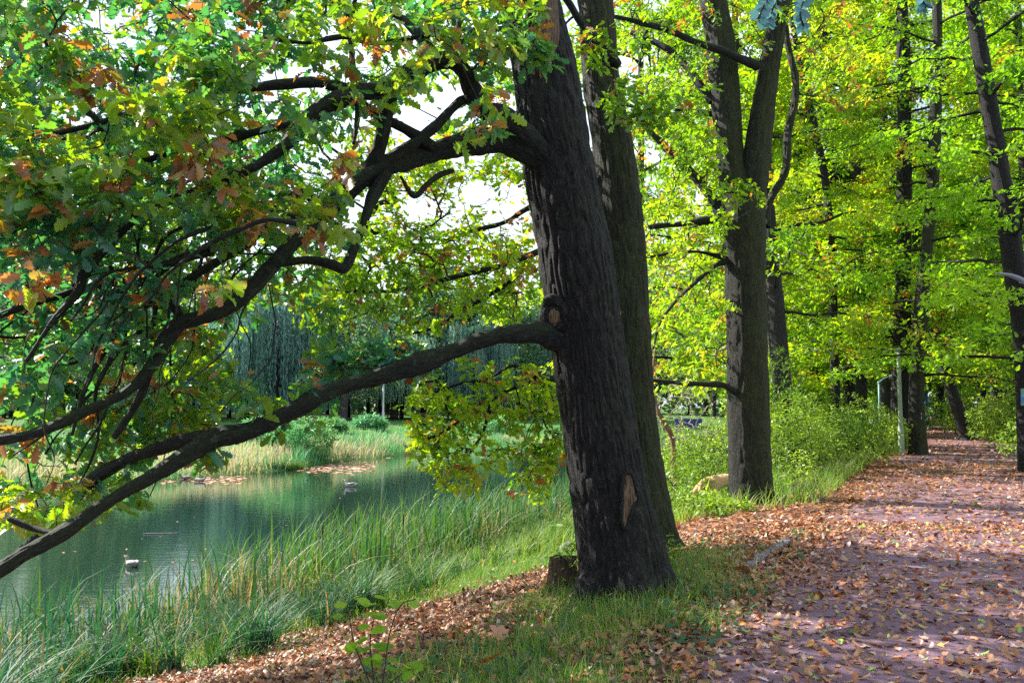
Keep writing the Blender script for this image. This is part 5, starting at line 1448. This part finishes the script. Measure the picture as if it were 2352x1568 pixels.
place(mb, OVAL, P, rdir(n) * np.array([1, 1, 0]), np.tile([0, 0, 1.0], (n, 1)), rng.uniform(0.08, 0.16, n), rng.uniform(0.5, 0.84, n))
tag(mb.build('lily_pads', M_LITTER), 'pinkish lily pads and drifting leaves on the pond', 'lily pads', kind='stuff')

# ---------------------------------------------------------------- small things near
# hollow stump
def stump(px, py, d, r, h, label, hollow=True):
    x = (px - CX) / F * d; g = gz(x, d)
    t = thing('tree_stump', (x, d, g), label, 'stump')
    m_ = MB()
    K, S = 16, 48
    a = np.linspace(0, 2 * np.pi, S, endpoint=False)
    z = np.linspace(-0.1, 1, K)
    rag = 0.10 * (fbm(np.stack([np.cos(a) * 3, np.sin(a) * 3, a * 0], 1), 3) - 0.5)
    V = []
    for k, q in enumerate(z):
        rr = r * (1.18 - 0.22 * np.clip(q, 0, 1) + 0.14 * np.exp(-max(q, 0) * 6)) * (1 + 0.14 * (fbm(np.stack([np.cos(a) * 4, np.sin(a) * 4, np.full(S, q * 0.8)], 1), 3) - 0.5) * 2)
        V.append(np.stack([x + rr * np.cos(a), d + rr * np.sin(a), g + q * h + rag * h * max(q, 0) * 1.6], 1))
    top = V[-1]
    c = top.mean(0)
    for q, dz in ((0.80, -0.005), (0.72, -0.08 * (1 if hollow else 0)), (0.55, -0.3 * h if hollow else 0.004), (0.1, -0.42 * h if hollow else 0.008)):
        V.append(c + (top - c) * q + np.array([0, 0, dz]))
    V = np.concatenate(V); KK = K + 4
    lo, to = [], []
    for k in range(KK - 1):
        for j in range(S):
            q = (j + 1) % S
            lo += [k*S+j, k*S+q, (k+1)*S+q, (k+1)*S+j]; to.append(4)
    lo += list(range((KK - 1) * S, KK * S)); to.append(S)
    m_.add(V, lo, to, 0.5, V - np.array([x, d, g])); m_.build('stump_shell', M_STUMP, t)
    return t
stump(1291, 1318, 8.6, 0.13, 0.34, 'hollow rotten stump beside the foot of the leaning oak')
stump(1848, 1118, 17.2, 0.27, 0.16, 'low cut stump at the path edge right of the forked oak', False)

# stone on the bank
def rock(px, py, d, s, label):
    x = (px - CX) / F * d; g = gz(x, d)
    m_ = MB(); a = np.linspace(0, 2 * np.pi, 20, endpoint=False); V = []
    zs = np.linspace(-0.3, 1, 9)
    for q in zs:
        rr = math.sqrt(max(0.02, 1 - max(q, 0) ** 2.2))
        dirs_ = np.stack([np.cos(a), np.sin(a) * 0.7, np.full(20, q)], 1)
        nn = 1 + 0.5 * (fbm(dirs_ * 1.5 + 4, 3) - 0.5)
        V.append(np.stack([x + s * rr * np.cos(a) * nn, d + s * 0.7 * rr * np.sin(a) * nn, g + s * q * 1.0 * nn], 1))
    V = np.concatenate(V); lo, to = [], []
    for k in range(8):
        for j in range(20):
            q = (j + 1) % 20; lo += [k*20+j, k*20+q, k*20+20+q, k*20+20+j]; to.append(4)
    lo += list(range(160, 180)); to.append(20)
    m_.add(V, lo, to, 0.5, V)
    return tag(m_.build('stone', M_KERB), label, 'stone')
rock(1302, 1172, 14.5, 0.14, 'pale pointed stone in the grass left of the leaning oak')

# kerb stones
def kerb(p, q, label, nm='kerb_stone'):
    p = np.array(p); q = np.array(q)
    c = (p + q) / 2; L = np.linalg.norm(q - p)
    m_ = MB(); box(m_, (0, 0, 0), (L, 0.11, 0.16), 0, 0.008)
    o = m_.build(nm, M_KERB)
    o.location = (c[0], c[1], -0.048); o.rotation_euler = (0, 0, math.atan2(q[1] - p[1], q[0] - p[0]))
    return tag(o, label, 'kerb')
kerb((2.33, 8.85), (2.86, 9.80), 'nearer of the two grey kerb stones at the path edge')
kerb((2.87, 9.82), (3.36, 10.75), 'farther of the two grey kerb stones at the path edge')

# young sapling in the foreground
def sapling(px, d, label):
    x = (px - CX) / F * d; g = gz(x, d)
    t = thing('young_sapling', (x, d, g), label, 'sapling')
    stems = [[(860, 1610, 7), (856, 1540, 6), (850, 1470, 5), (862, 1400, 4), (850, 1370, 3)], [(870, 1610, 6), (884, 1530, 5), (896, 1450, 4), (920, 1390, 3), (955, 1375, 2)], [(862, 1600, 5), (830, 1520, 4), (812, 1470, 3), (800, 1400, 2)], [(870, 1600, 5), (905, 1560, 4), (950, 1530, 2)]]
    m_ = MB(); lp, ld = [], []
    for s_ in stems:
        P, r = limb([(a, b, w * 0.7, d + 0.05 * i) for i, (a, b, w) in enumerate(s_)], 16)
        P[0, 2] = min(P[0, 2], g - 0.02)
        tubes(m_, P, r, 5)
        for k in range(4, 16, 1):
            lp.append(P[k]); ld.append(rdir(1)[0] * np.array([1, 1, 0.3]) + np.array([0, 0, 0.15]))
    m_.build('stem', B_TWIG, t)
    lp, ld = np.array(lp), np.array(ld)
    m_ = MB(); place(m_, ROUND, lp + ld * 0.03, ld, rdir(len(lp)) * 0.4 + np.array([0, -0.5, 1]), rng.uniform(0.05, 0.085, len(lp)), rng.uniform(0.2, 0.7, len(lp)))
    m_.build('foliage', M_MAPLE, t)
sapling(865, 4.0, 'young sapling with round green leaves at the bottom edge left of the path')

# sprays of blue green leaflets hanging into the top of the frame
def hanging_spray(pts, d, label):
    t = thing('hanging_branch', W(pts[0][0], pts[0][1], d), label, 'branch')
    P, r = limb([(a, b, 5, d) for a, b in pts], 20)
    m_ = MB(); tubes(m_, P, r, 6); m_.build('stem', B_TWIG, t)
    lp, ld = [], []
    for k in range(6, 20, 1):
        T = norm(P[min(k + 1, 19)] - P[k - 1]); S = norm(np.cross(T, [0, 1, 0.2]))
        for sg in (-1, 1):
            lp.append(P[k] + S * sg * 0.004); ld.append(T * 0.3 + S * sg * 0.8 + rdir(1)[0] * 0.6 + np.array([0, 0, -0.5]))
    lp, ld = np.array(lp), np.array(ld)
    m_ = MB(); place(m_, ROUND, lp, ld, rdir(len(lp)) * 0.6 + np.array([0, -1, 0.4]), rng.uniform(0.035, 0.065, len(lp)), rng.random(len(lp)), widen=0.9)
    m_.build('foliage', M_BLUE, t)
hanging_spray([(1830, -120), (1800, -60), (1775, -20), (1752, 20), (1742, 45)], 4.5, 'leftmost blue green spray of leaflets hanging at the top edge')
hanging_spray([(1840, -120), (1800, -50), (1782, 0), (1770, 35), (1768, 55)], 4.6, 'blue green leaflet spray hanging over the right stem of the forked oak')
hanging_spray([(1880, -120), (1862, -60), (1848, -10), (1838, 30), (1845, 60)], 4.6, 'blue green leaflet spray hanging just right of the forked oak')
hanging_spray([(2150, -150), (2135, -90), (2122, -50), (2115, -10), (2128, 18)], 4.5, 'rightmost blue green leaflet spray above the woodland path')

# twig lying on the path, one torn sprig
def fallen_twig(px, py, label):
    d = EYE * F / (py - 930); p = W(px, py, d)
    t = thing('fallen_twig', (p[0], p[1], 0.03), label, 'twig')
    m_ = MB()
    for q in ([(0, 0), (0.08, 0.06), (0.17, 0.09), (0.28, 0.10)], [(0.08, 0.06), (0.10, 0.0), (0.16, -0.05)], [(0.17, 0.09), (0.22, 0.14)]):
        c = np.array([[p[0] + a, p[1] + b, 0.035 + 0.01 * i] for i, (a, b) in enumerate(q)])
        c = spline(c, 8); tubes(m_, c, np.linspace(0.004, 0.0015, 8), 5)
    m_.build('stem', B_TWIG, t)
    m_ = MB(); n = 5; lp = np.tile([p[0] + 0.2, p[1] + 0.08, 0.045], (n, 1)) + rng.normal(0, 0.05, (n, 3)) * [1, 1, 0.2]
    place(m_, OAK_HI, lp, rdir(n) * [1, 1, 0.3], rdir(n) * 0.4 + [0, 0, 1], rng.uniform(0.06, 0.09, n), rng.uniform(0, 0.3, n)); m_.build('foliage', M_NEAR, t)
fallen_twig(2225, 1348 , 'green leaved sprig lying on the middle of the path')
fallen_twig(1900, 1455, 'bare forked twig with few leaves lying on the near path')

# single conspicuous fallen leaves
def big_leaf(px, py, size, tint, label, tpl=MAPLE, mat=M_LITTER, tilt=0.4, z0=0.03, stand=0.3):
    d = EYE * F / (py - 930)
    for _ in range(6):
        p = W(px, py, d); g = gz(p[0], p[1]); d = (EYE - g) * F / (py - 930)
    p = W(px, py, d)
    m_ = MB(); a = rng.uniform(0, 6.28)
    place(m_, tpl, np.array([[p[0], p[1], gz(p[0], p[1]) + z0]]), np.array([[math.cos(a), math.sin(a), stand]]), np.array([[rng.normal() * tilt, -0.4, 1.0]]), size, np.array([tint]))
    return tag(m_.build('fallen_leaf', mat), label, 'leaf')
big_leaf(1115, 1535, 0.16, 0.90, 'large curled orange maple leaf at the bottom edge of the verge', stand=0.8, z0=0.08)
big_leaf(1160, 1468, 0.15, 0.66, 'pinkish brown maple leaf standing in the verge grass', stand=0.8, z0=0.05)
big_leaf(1212, 1360, 0.13, 0.9, 'bright orange maple leaf on the litter slope')
big_leaf(1690, 1310, 0.15, 0.4, 'reddish brown maple leaf beside the kerb stones', stand=0.6)
big_leaf(2178, 1354, 0.10, 1.0, 'pale green leaf on the path left of the leafy sprig', OVAL, M_LITTER, 0.2)
big_leaf(2335, 1363, 0.12, 1.0, 'large pale green leaf near the right end of the path', OVAL, M_LITTER, 0.2)
big_leaf(880, 1340, 0.14, 0.95, 'yellow maple leaf where grass and litter meet')

# ---------------------------------------------------------------- poles and lamps
def post(px, d, r, h, label, mat, arm=None, group=None, head=True, name='lamp_post', tilt=0.0):
    x = (px - CX) / F * d; g = gz(x, d)
    t = thing(name, (x, d, g), label, 'pole', group)
    m_ = MB(); z = np.array([-0.2, 0.0, 0.02, 0.9, 0.92, h * 0.6, h]); rr = np.array([1.5, 1.5, 1.35, 1.3, 1.0, 0.9, 0.8]) * r
    tubes(m_, np.stack([x + tilt * z, np.full(7, d), g + z], 1), rr, 16); m_.build('pole', mat, t)
    m_ = MB(); z = np.array([0, 0.04, 0.07]); tubes(m_, np.stack([x + 0 * z, np.full(3, d), g + h - 0.02 + z], 1) + [tilt * h, 0, 0], np.array([1.25, 1.25, 0.6]) * r, 16); m_.build('cap', mat, t)
    if arm:
        m_ = MB(); a = np.linspace(0, 1, 10)
        tubes(m_, np.stack([x + tilt * h + arm * a, np.full(10, d), g + h + 0.25 * np.sin(a * 1.5)], 1), np.full(10, r * 0.5), 8); m_.build('arm', mat, t)
        if head:
            m_ = MB(); a = np.linspace(0, 1, 10)
            tubes(m_, np.stack([x + arm + arm * 0.6 * a, np.full(10, d), g + h + 0.25 + 0.0 * a], 1), 0.09 * np.sin(np.linspace(0.3, 2.9, 10)) ** 0.5 + 0.01, 10); m_.build('lamp_head', M_LAMPGREY, t)
    return t
post(2065, 28.0, 0.07, 3.35, 'pale green metal pole beside the trail marked tree', M_POLE_G, name='metal_pole')
post(2018, 40.0, 0.055, 2.7, 'thin teal lamp post with short arm in the bushes', M_POLE_T, arm=0.45)
post(2127, 57.0, 0.10, 2.35, 'blue post standing where the path disappears into the wood', M_POLE_B, name='blue_post', tilt=-0.02)
post(881, 86.0, 0.10, 3.6, 'white post on the far lawn right of the thick purplish trunk', M_WHITE, name='white_post')
# street lamp reaching in from the right edge
t = thing('street_lamp', ((2480 - CX) / F * 13, 13.0, 0), 'grey curved street lamp head poking in at the right edge', 'street lamp')
x0 = (2480 - CX) / F * 13
m_ = MB(); z = np.linspace(-0.1, 2.9, 20); tubes(m_, np.stack([x0 + 0 * z, 13 + 0 * z, z], 1), np.full(20, 0.05), 14); m_.build('pole', M_LAMPGREY, t)
m_ = MB(); P, r = limb([(2480, 900, 12, 13), (2470, 780, 11, 13), (2430, 690, 11, 13), (2380, 660, 11, 13), (2345, 645, 12, 13)], 30); tubes(m_, P, r, 12); m_.build('arm', M_LAMPGREY, t)
m_ = MB(); P, r = limb([(2375, 662, 10, 13), (2350, 645, 15, 13), (2325, 634, 12, 13), (2300, 629, 6, 13), (2288, 628, 3, 13)], 24); tubes(m_, P, r * 0.9, 14); m_.build('lamp_head', M_LAMPGREY, t)

# trail markers painted on bark: thin plates following the stems
def marker(px, py, w, h, d, mats, label, edges):
    """painted bars stay parts of the tree they are painted on"""
    tree = [o for o in bpy.data.objects if o.get('label') == label][0]
    for i, (m, q0, q1) in enumerate(mats):
        sd = stem_depth(edges, d)
        xs = np.linspace(px - w / 2, px + w / 2, 9)
        rows = []
        for yy in (py + h * q0, py + h * q1):
            rows.append(WA(xs, np.full(9, yy), sd(xs, np.full(9, yy)) - 0.035))
        V = np.concatenate(rows)
        lo, to = [], []
        for j in range(8): lo += [j, j + 1, j + 10, j + 9]; to.append(4)
        m_ = MB(); m_.add(V, lo, to, 0.5, V); m_.build('painted_bar', m, tree)
marker(2121, 947, 10, 16, 28.5, [(M_WHITE, 0, 0.30), (M_RED, 0.32, 0.62), (M_WHITE, 0.64, 0.95)], wood[1][1], wood[1][2])
marker(2349, 898, 9, 30, 21.0, [(M_POLE_T, -0.2, 0.45), (M_MBLUE, 0.46, 0.8), (M_POLE_T, 0.81, 1.1)], wood[2][1], wood[2][2])

# ---------------------------------------------------------------- picnic tables, benches, box, hut across the pond
def picnic(px, d, rz, label):
    x = (px - CX) / F * d; g = gz(x, d)
    t = thing('picnic_table', (x, d, g), label, 'picnic table')
    def pt(nm, boxes):
        m_ = MB()
        for c, s_ in boxes: box(m_, c, s_, 0, 0.01)
        o = m_.build(nm, M_BENCH); o.parent = t; o.matrix_parent_inverse.identity()
    pt('tabletop', [((0, 0.16 * k, 0.74), (1.7, 0.14, 0.04)) for k in (-2, -1, 0, 1, 2)])
    for sg in (-1, 1):
        pt('seat', [((0, sg * 0.72, 0.44), (1.7, 0.24, 0.04))])
        pt('leg', [((sg * 0.6, -0.25, 0.36), (0.07, 0.07, 0.74)), ((sg * 0.6, 0.25, 0.36), (0.07, 0.07, 0.74)), ((sg * 0.6, 0, 0.40), (0.072, 1.6, 0.06))])
    t.rotation_euler = (0, 0, rz)
    return t
picnic(735, 76, 0.3, 'dark picnic table on the far lawn below the purplish trunk')
picnic(215, 70, -0.2, 'dark picnic table on the far lawn at the left')
picnic(905, 92, 0.1, 'picnic table in the shade by the white post')
def bench(px, d, rz, label):
    x = (px - CX) / F * d; g = gz(x, d)
    t = thing('park_bench', (x, d, g), label, 'bench')
    def pt(nm, bs):
        m_ = MB()
        for c, s_ in bs: box(m_, c, s_, 0, 0.008)
        o = m_.build(nm, M_BENCH); o.parent = t; o.matrix_parent_inverse.identity()
    pt('seat', [((0, 0.13 * k, 0.45), (1.6, 0.11, 0.035)) for k in (-1, 0, 1)])
    pt('backrest', [((0, 0.24, 0.6 + 0.15 * k), (1.6, 0.03, 0.11)) for k in (0, 1)])
    for sg in (-1, 1): pt('leg', [((sg * 0.65, 0, 0.21), (0.06, 0.4, 0.43)), ((sg * 0.65, 0.215, 0.62), (0.06, 0.03, 0.42))])
    t.rotation_euler = (0, 0, rz)
bench(985, 90, 0.15, 'park bench left of the pale blue notice box')
bench(1045, 92, -0.1, 'park bench right of the pale blue notice box')
x = (1013 - CX) / F * 84; g = gz(x, 84)
t = thing('notice_box', (x, 84, g), 'pale blue box with pitched top on a post across the pond', 'notice box')
m_ = MB(); box(m_, (x, 84, g + 0.5), (0.12, 0.12, 1.0), 0, 0.01); m_.build('post', M_LAMPGREY, t)
m_ = MB(); box(m_, (x, 84, g + 1.55), (0.75, 0.5, 1.1), 0, 0.02); m_.build('case', M_BOX, t)
m_ = MB(); v = np.array([[-.42, -.3, 0], [.42, -.3, 0], [.42, .3, 0], [-.42, .3, 0], [-.42, 0, .22], [.42, 0, .22]]) + [x, 84, g + 2.103]
m_.add(v, [0, 3, 2, 1, 0, 1, 5, 4, 2, 3, 4, 5, 1, 2, 5, 3, 0, 4], [4, 4, 4, 3, 3], 0.5, v); m_.build('roof', M_BOX, t, smooth=False)
# brick hut
x = (1118 - CX) / F * 98; g = gz(x, 98)
t = thing('brick_hut', (x, 98, g), 'small red brick hut glimpsed through the hanging leaves', 'hut')
m_ = MB(); box(m_, (x, 98, g + 1.1), (2.6, 2.2, 2.3)); m_.build('wall', M_BRICK, t, smooth=False)
m_ = MB(); box(m_, (x, 98, g + 2.33), (3.0, 2.6, 0.14)); m_.build('roof', M_ROOF, t, smooth=False)
m_ = MB(); box(m_, (x - 0.5, 96.88, g + 0.98), (0.8, 0.05, 1.9)); m_.build('door', M_ROOF, t, smooth=False)
# blue boarding with white top rail behind the pond
x = (1580 - CX) / F * 84; g = WATER
t = thing('blue_barrier', (x, 84, g), 'low ultramarine barrier with white top rail seen over the water', 'barrier')
m_ = MB(); box(m_, (x, 84, -0.1), (2.6, 0.1, 0.8)); m_.build('board', M_DEEPBLUE, t, smooth=False)
m_ = MB(); box(m_, (x, 84, 0.37), (2.8, 0.2, 0.12)); m_.build('rail', M_WHITE, t, smooth=False)
for k in (-1.2, 0, 1.2):
    m_ = MB(); box(m_, (x + k, 84.1, -1.0), (0.14, 0.09, 2.6)); m_.build('post', M_LAMPGREY, t, smooth=False)

# floating pole on the water
p = W(370, 1221, (EYE - WATER) * F / (1221 - 930))
m_ = MB(); a = np.linspace(-0.42, 0.42, 12); tubes(m_, np.stack([p[0] + a, p[1] + 0.1 * a, np.full(12, WATER + 0.01)], 1), np.full(12, 0.014), 8)
tag(m_.build('floating_stick', M_KERB), 'pale straight stick floating among the reeds', 'stick')

# rusty leaning sapling trunk between the oaks
t = thing('thin_tree', W(1545, 1130, 19) * [1, 1, 0] , 'thin rusty brown tree bending left between the leaning oak and the forked oak', 'tree')
m_ = MB(); P, r = limb([(1550, 1140, 12, 19), (1548, 1080, 13, 19), (1545, 1010, 14, 19), (1525, 968, 14, 19), (1510, 940, 10, 19), (1498, 880, 7, 19.3), (1505, 800, 5, 19.5)], 40); tubes(m_, P, r, 12, disp=knobby()); m_.build('trunk', simple_mat('rusty_bark', (0.26, 0.13, 0.07), 0.8, (0.12, 0.06, 0.04), 6, 0.3, 0, 0.5, (5, 5, 1)), t)
Tg = WA(*(lambda a: (a[:, 0], a[:, 1], a[:, 2]))(blob(1580, 950, 95, 80, 17.5, 22, 130)))
Pt, cnt = grow(P[14:], Tg, 6, 0.1, 0.14)
m_ = MB(); twig_tubes(m_, Pt, cnt, 0.004, rmax=0.012, mi=1); leaf_clusters(m_, Pt[:, -1], Pt[:, -1] - Pt[:, -2], 2, 0.09, clump_tint(0.6, 0.3, 0.9), OVAL, 0.1, aut=0); m_.build('crown', [M_BUSH, simple_mat('pale_twig', (0.32, 0.27, 0.22), 0.8)], t)

# ---------------------------------------------------------------- animals
def skin_body(name, verts, edges, radii, mat, parent, sub=2):
    me = bpy.data.meshes.new(name); me.from_pydata([tuple(map(float, v)) for v in verts], edges, []); me.update()
    o = bpy.data.objects.new(name, me); link(o, parent)
    if not me.skin_vertices: 
        bpy.context.view_layer.objects.active = o
    sk = o.modifiers.new('skin', 'SKIN')
    if not me.skin_vertices:
        for ob in bpy.context.selected_objects: ob.select_set(False)
        o.select_set(True); bpy.context.view_layer.objects.active = o
        try: bpy.ops.mesh.customdata_skin_add()
        except Exception: pass
    for i, rr in enumerate(radii):
        me.skin_vertices[0].data[i].radius = (rr, rr) if not isinstance(rr, tuple) else rr
    me.skin_vertices[0].data[0].use_root = True
    sk.use_smooth_shade = True
    s_ = o.modifiers.new('subd', 'SUBSURF'); s_.levels = sub; s_.render_levels = sub
    me.materials.append(mat)
    return o
M_DOG = simple_mat('golden_fur', (0.52, 0.27, 0.11), 0.9, (0.62, 0.45, 0.28), 9, 0.2, 0, 0.6, (3, 3, 6))
M_NOSE = simple_mat('dark_nose', (0.02, 0.018, 0.018), 0.4)
dx, dyy = 4.28, 17.0
dg = gz(dx, dyy)
T = thing('dog', (dx, dyy, dg), 'golden cream dog sniffing in the plants behind the forked oak', 'dog')
def D(u, v, w): return (dx - u, dyy + v, dg + w)      # u: metres towards the dog's head
V = [D(0.0, 0, 0.44), D(0.22, 0, 0.45), D(0.40, 0, 0.43), D(0.54, 0, 0.42), D(0.64, 0, 0.36), D(0.72, 0, 0.28), D(0.80, 0, 0.20), D(0.86, 0, 0.15),
     D(-0.14, 0, 0.43), D(-0.26, 0, 0.36), D(-0.36, 0, 0.26), D(-0.44, 0, 0.20),
     D(0.42, 0.085, 0.26), D(0.43, 0.085, 0.12), D(0.46, 0.085, 0.02), D(0.42, -0.085, 0.26), D(0.38, -0.085, 0.12), D(0.41, -0.085, 0.02),
     D(-0.06, 0.09, 0.28), D(-0.16, 0.09, 0.14), D(-0.12, 0.09, 0.02), D(-0.02, -0.09, 0.28), D(-0.10, -0.09, 0.14), D(-0.05, -0.09, 0.02)]
E = [(0, 1), (1, 2), (2, 3), (3, 4), (4, 5), (5, 6), (6, 7), (0, 8), (8, 9), (9, 10), (10, 11), (2, 12), (12, 13), (13, 14), (2, 15), (15, 16), (16, 17), (8, 18), (18, 19), (19, 20), (8, 21), (21, 22), (22, 23)]
RD = [0.13, 0.135, 0.145, 0.11, 0.085, 0.09, 0.055, 0.04, 0.115, 0.045, 0.04, 0.025, 0.055, 0.035, 0.035, 0.055, 0.035, 0.035, 0.07, 0.032, 0.035, 0.07, 0.032, 0.035]
skin_body('body', V, E, RD, M_DOG, T)
for sg in (-1, 1):
    m_ = MB(); c = np.array([D(0.70, sg * 0.075, 0.34), D(0.705, sg * 0.10, 0.29), D(0.70, sg * 0.105, 0.24), D(0.695, sg * 0.10, 0.21)])
    tubes(m_, spline(c, 8), np.array([0.02, 0.032, 0.038, 0.04, 0.038, 0.032, 0.02, 0.008]), 10); m_.build('ear', M_DOG, T)
m_ = MB(); c = np.array([D(0.89, 0, 0.135), D(0.905, 0, 0.128), D(0.915, 0, 0.12)]); tubes(m_, c, np.array([0.02, 0.022, 0.012]), 10); m_.build('nose', M_NOSE, T)

M_DUCK = simple_mat('duck_plumage', (0.30, 0.26, 0.25), 0.6, (0.12, 0.10, 0.10), 10)
M_DUCKW = simple_mat('pale_plumage', (0.62, 0.60, 0.60), 0.6, (0.4, 0.38, 0.38), 12)
M_BILL = simple_mat('bill_yellow', (0.5, 0.35, 0.05), 0.5)
def duck(px, py, label, mat=M_DUCK, rz=0.0, s=1.0):
    d = (EYE - WATER) * F / (py - 930); p = W(px, py, d)
    t = thing('duck', (p[0], p[1], WATER), label, 'duck')
    V = np.array([(-0.24, 0, 0.10), (-0.14, 0, 0.06), (0, 0, 0.06), (0.12, 0, 0.07), (0.18, 0, 0.14), (0.19, 0, 0.21), (0.22, 0, 0.24)]) * s
    c, s_ = math.cos(rz), math.sin(rz)
    Rz = np.array([[c, s_, 0], [-s_, c, 0], [0, 0, 1]])
    Vw = V @ Rz + p * [1, 1, 0] + [0, 0, WATER]
    skin_body('body', Vw, [(i, i + 1) for i in range(6)], [0.02, 0.07, 0.095, 0.075, 0.035, 0.04, 0.035], mat, t)
    m_ = MB(); b = np.array([(0.24, 0, 0.235), (0.28, 0, 0.228), (0.31, 0, 0.225)]) * s @ Rz + p * [1, 1, 0] + [0, 0, WATER]
    tubes(m_, b, np.array([0.016, 0.014, 0.008]), 8); m_.build('bill', M_BILL, t)
    for sg in (-1, 1):
        w_ = np.array([(0.08, sg * 0.075, 0.09), (-0.05, sg * 0.09, 0.11), (-0.19, sg * 0.04, 0.13)]) * s @ Rz + p * [1, 1, 0] + [0, 0, WATER]
        m_ = MB(); tubes(m_, spline(w_, 8), 0.035 * np.sin(np.linspace(0.5, 2.9, 8)), 8); m_.build('wing', M_DUCKW if mat is M_DUCK else M_DUCK, t)
duck(805, 1115, 'pale duck swimming alone in the middle of the pond', M_DUCKW, 3.1, 1.1)
duck(460, 1104, 'small dark and white duck close to the far shore', M_DUCK, 0.4)
duck(425, 1098, 'dark duck among the lily pads beside another duck', M_DUCK, 3.4)
duck(303, 1294, 'duck swimming close behind the near reeds', M_DUCK, 2.6, 0.8)
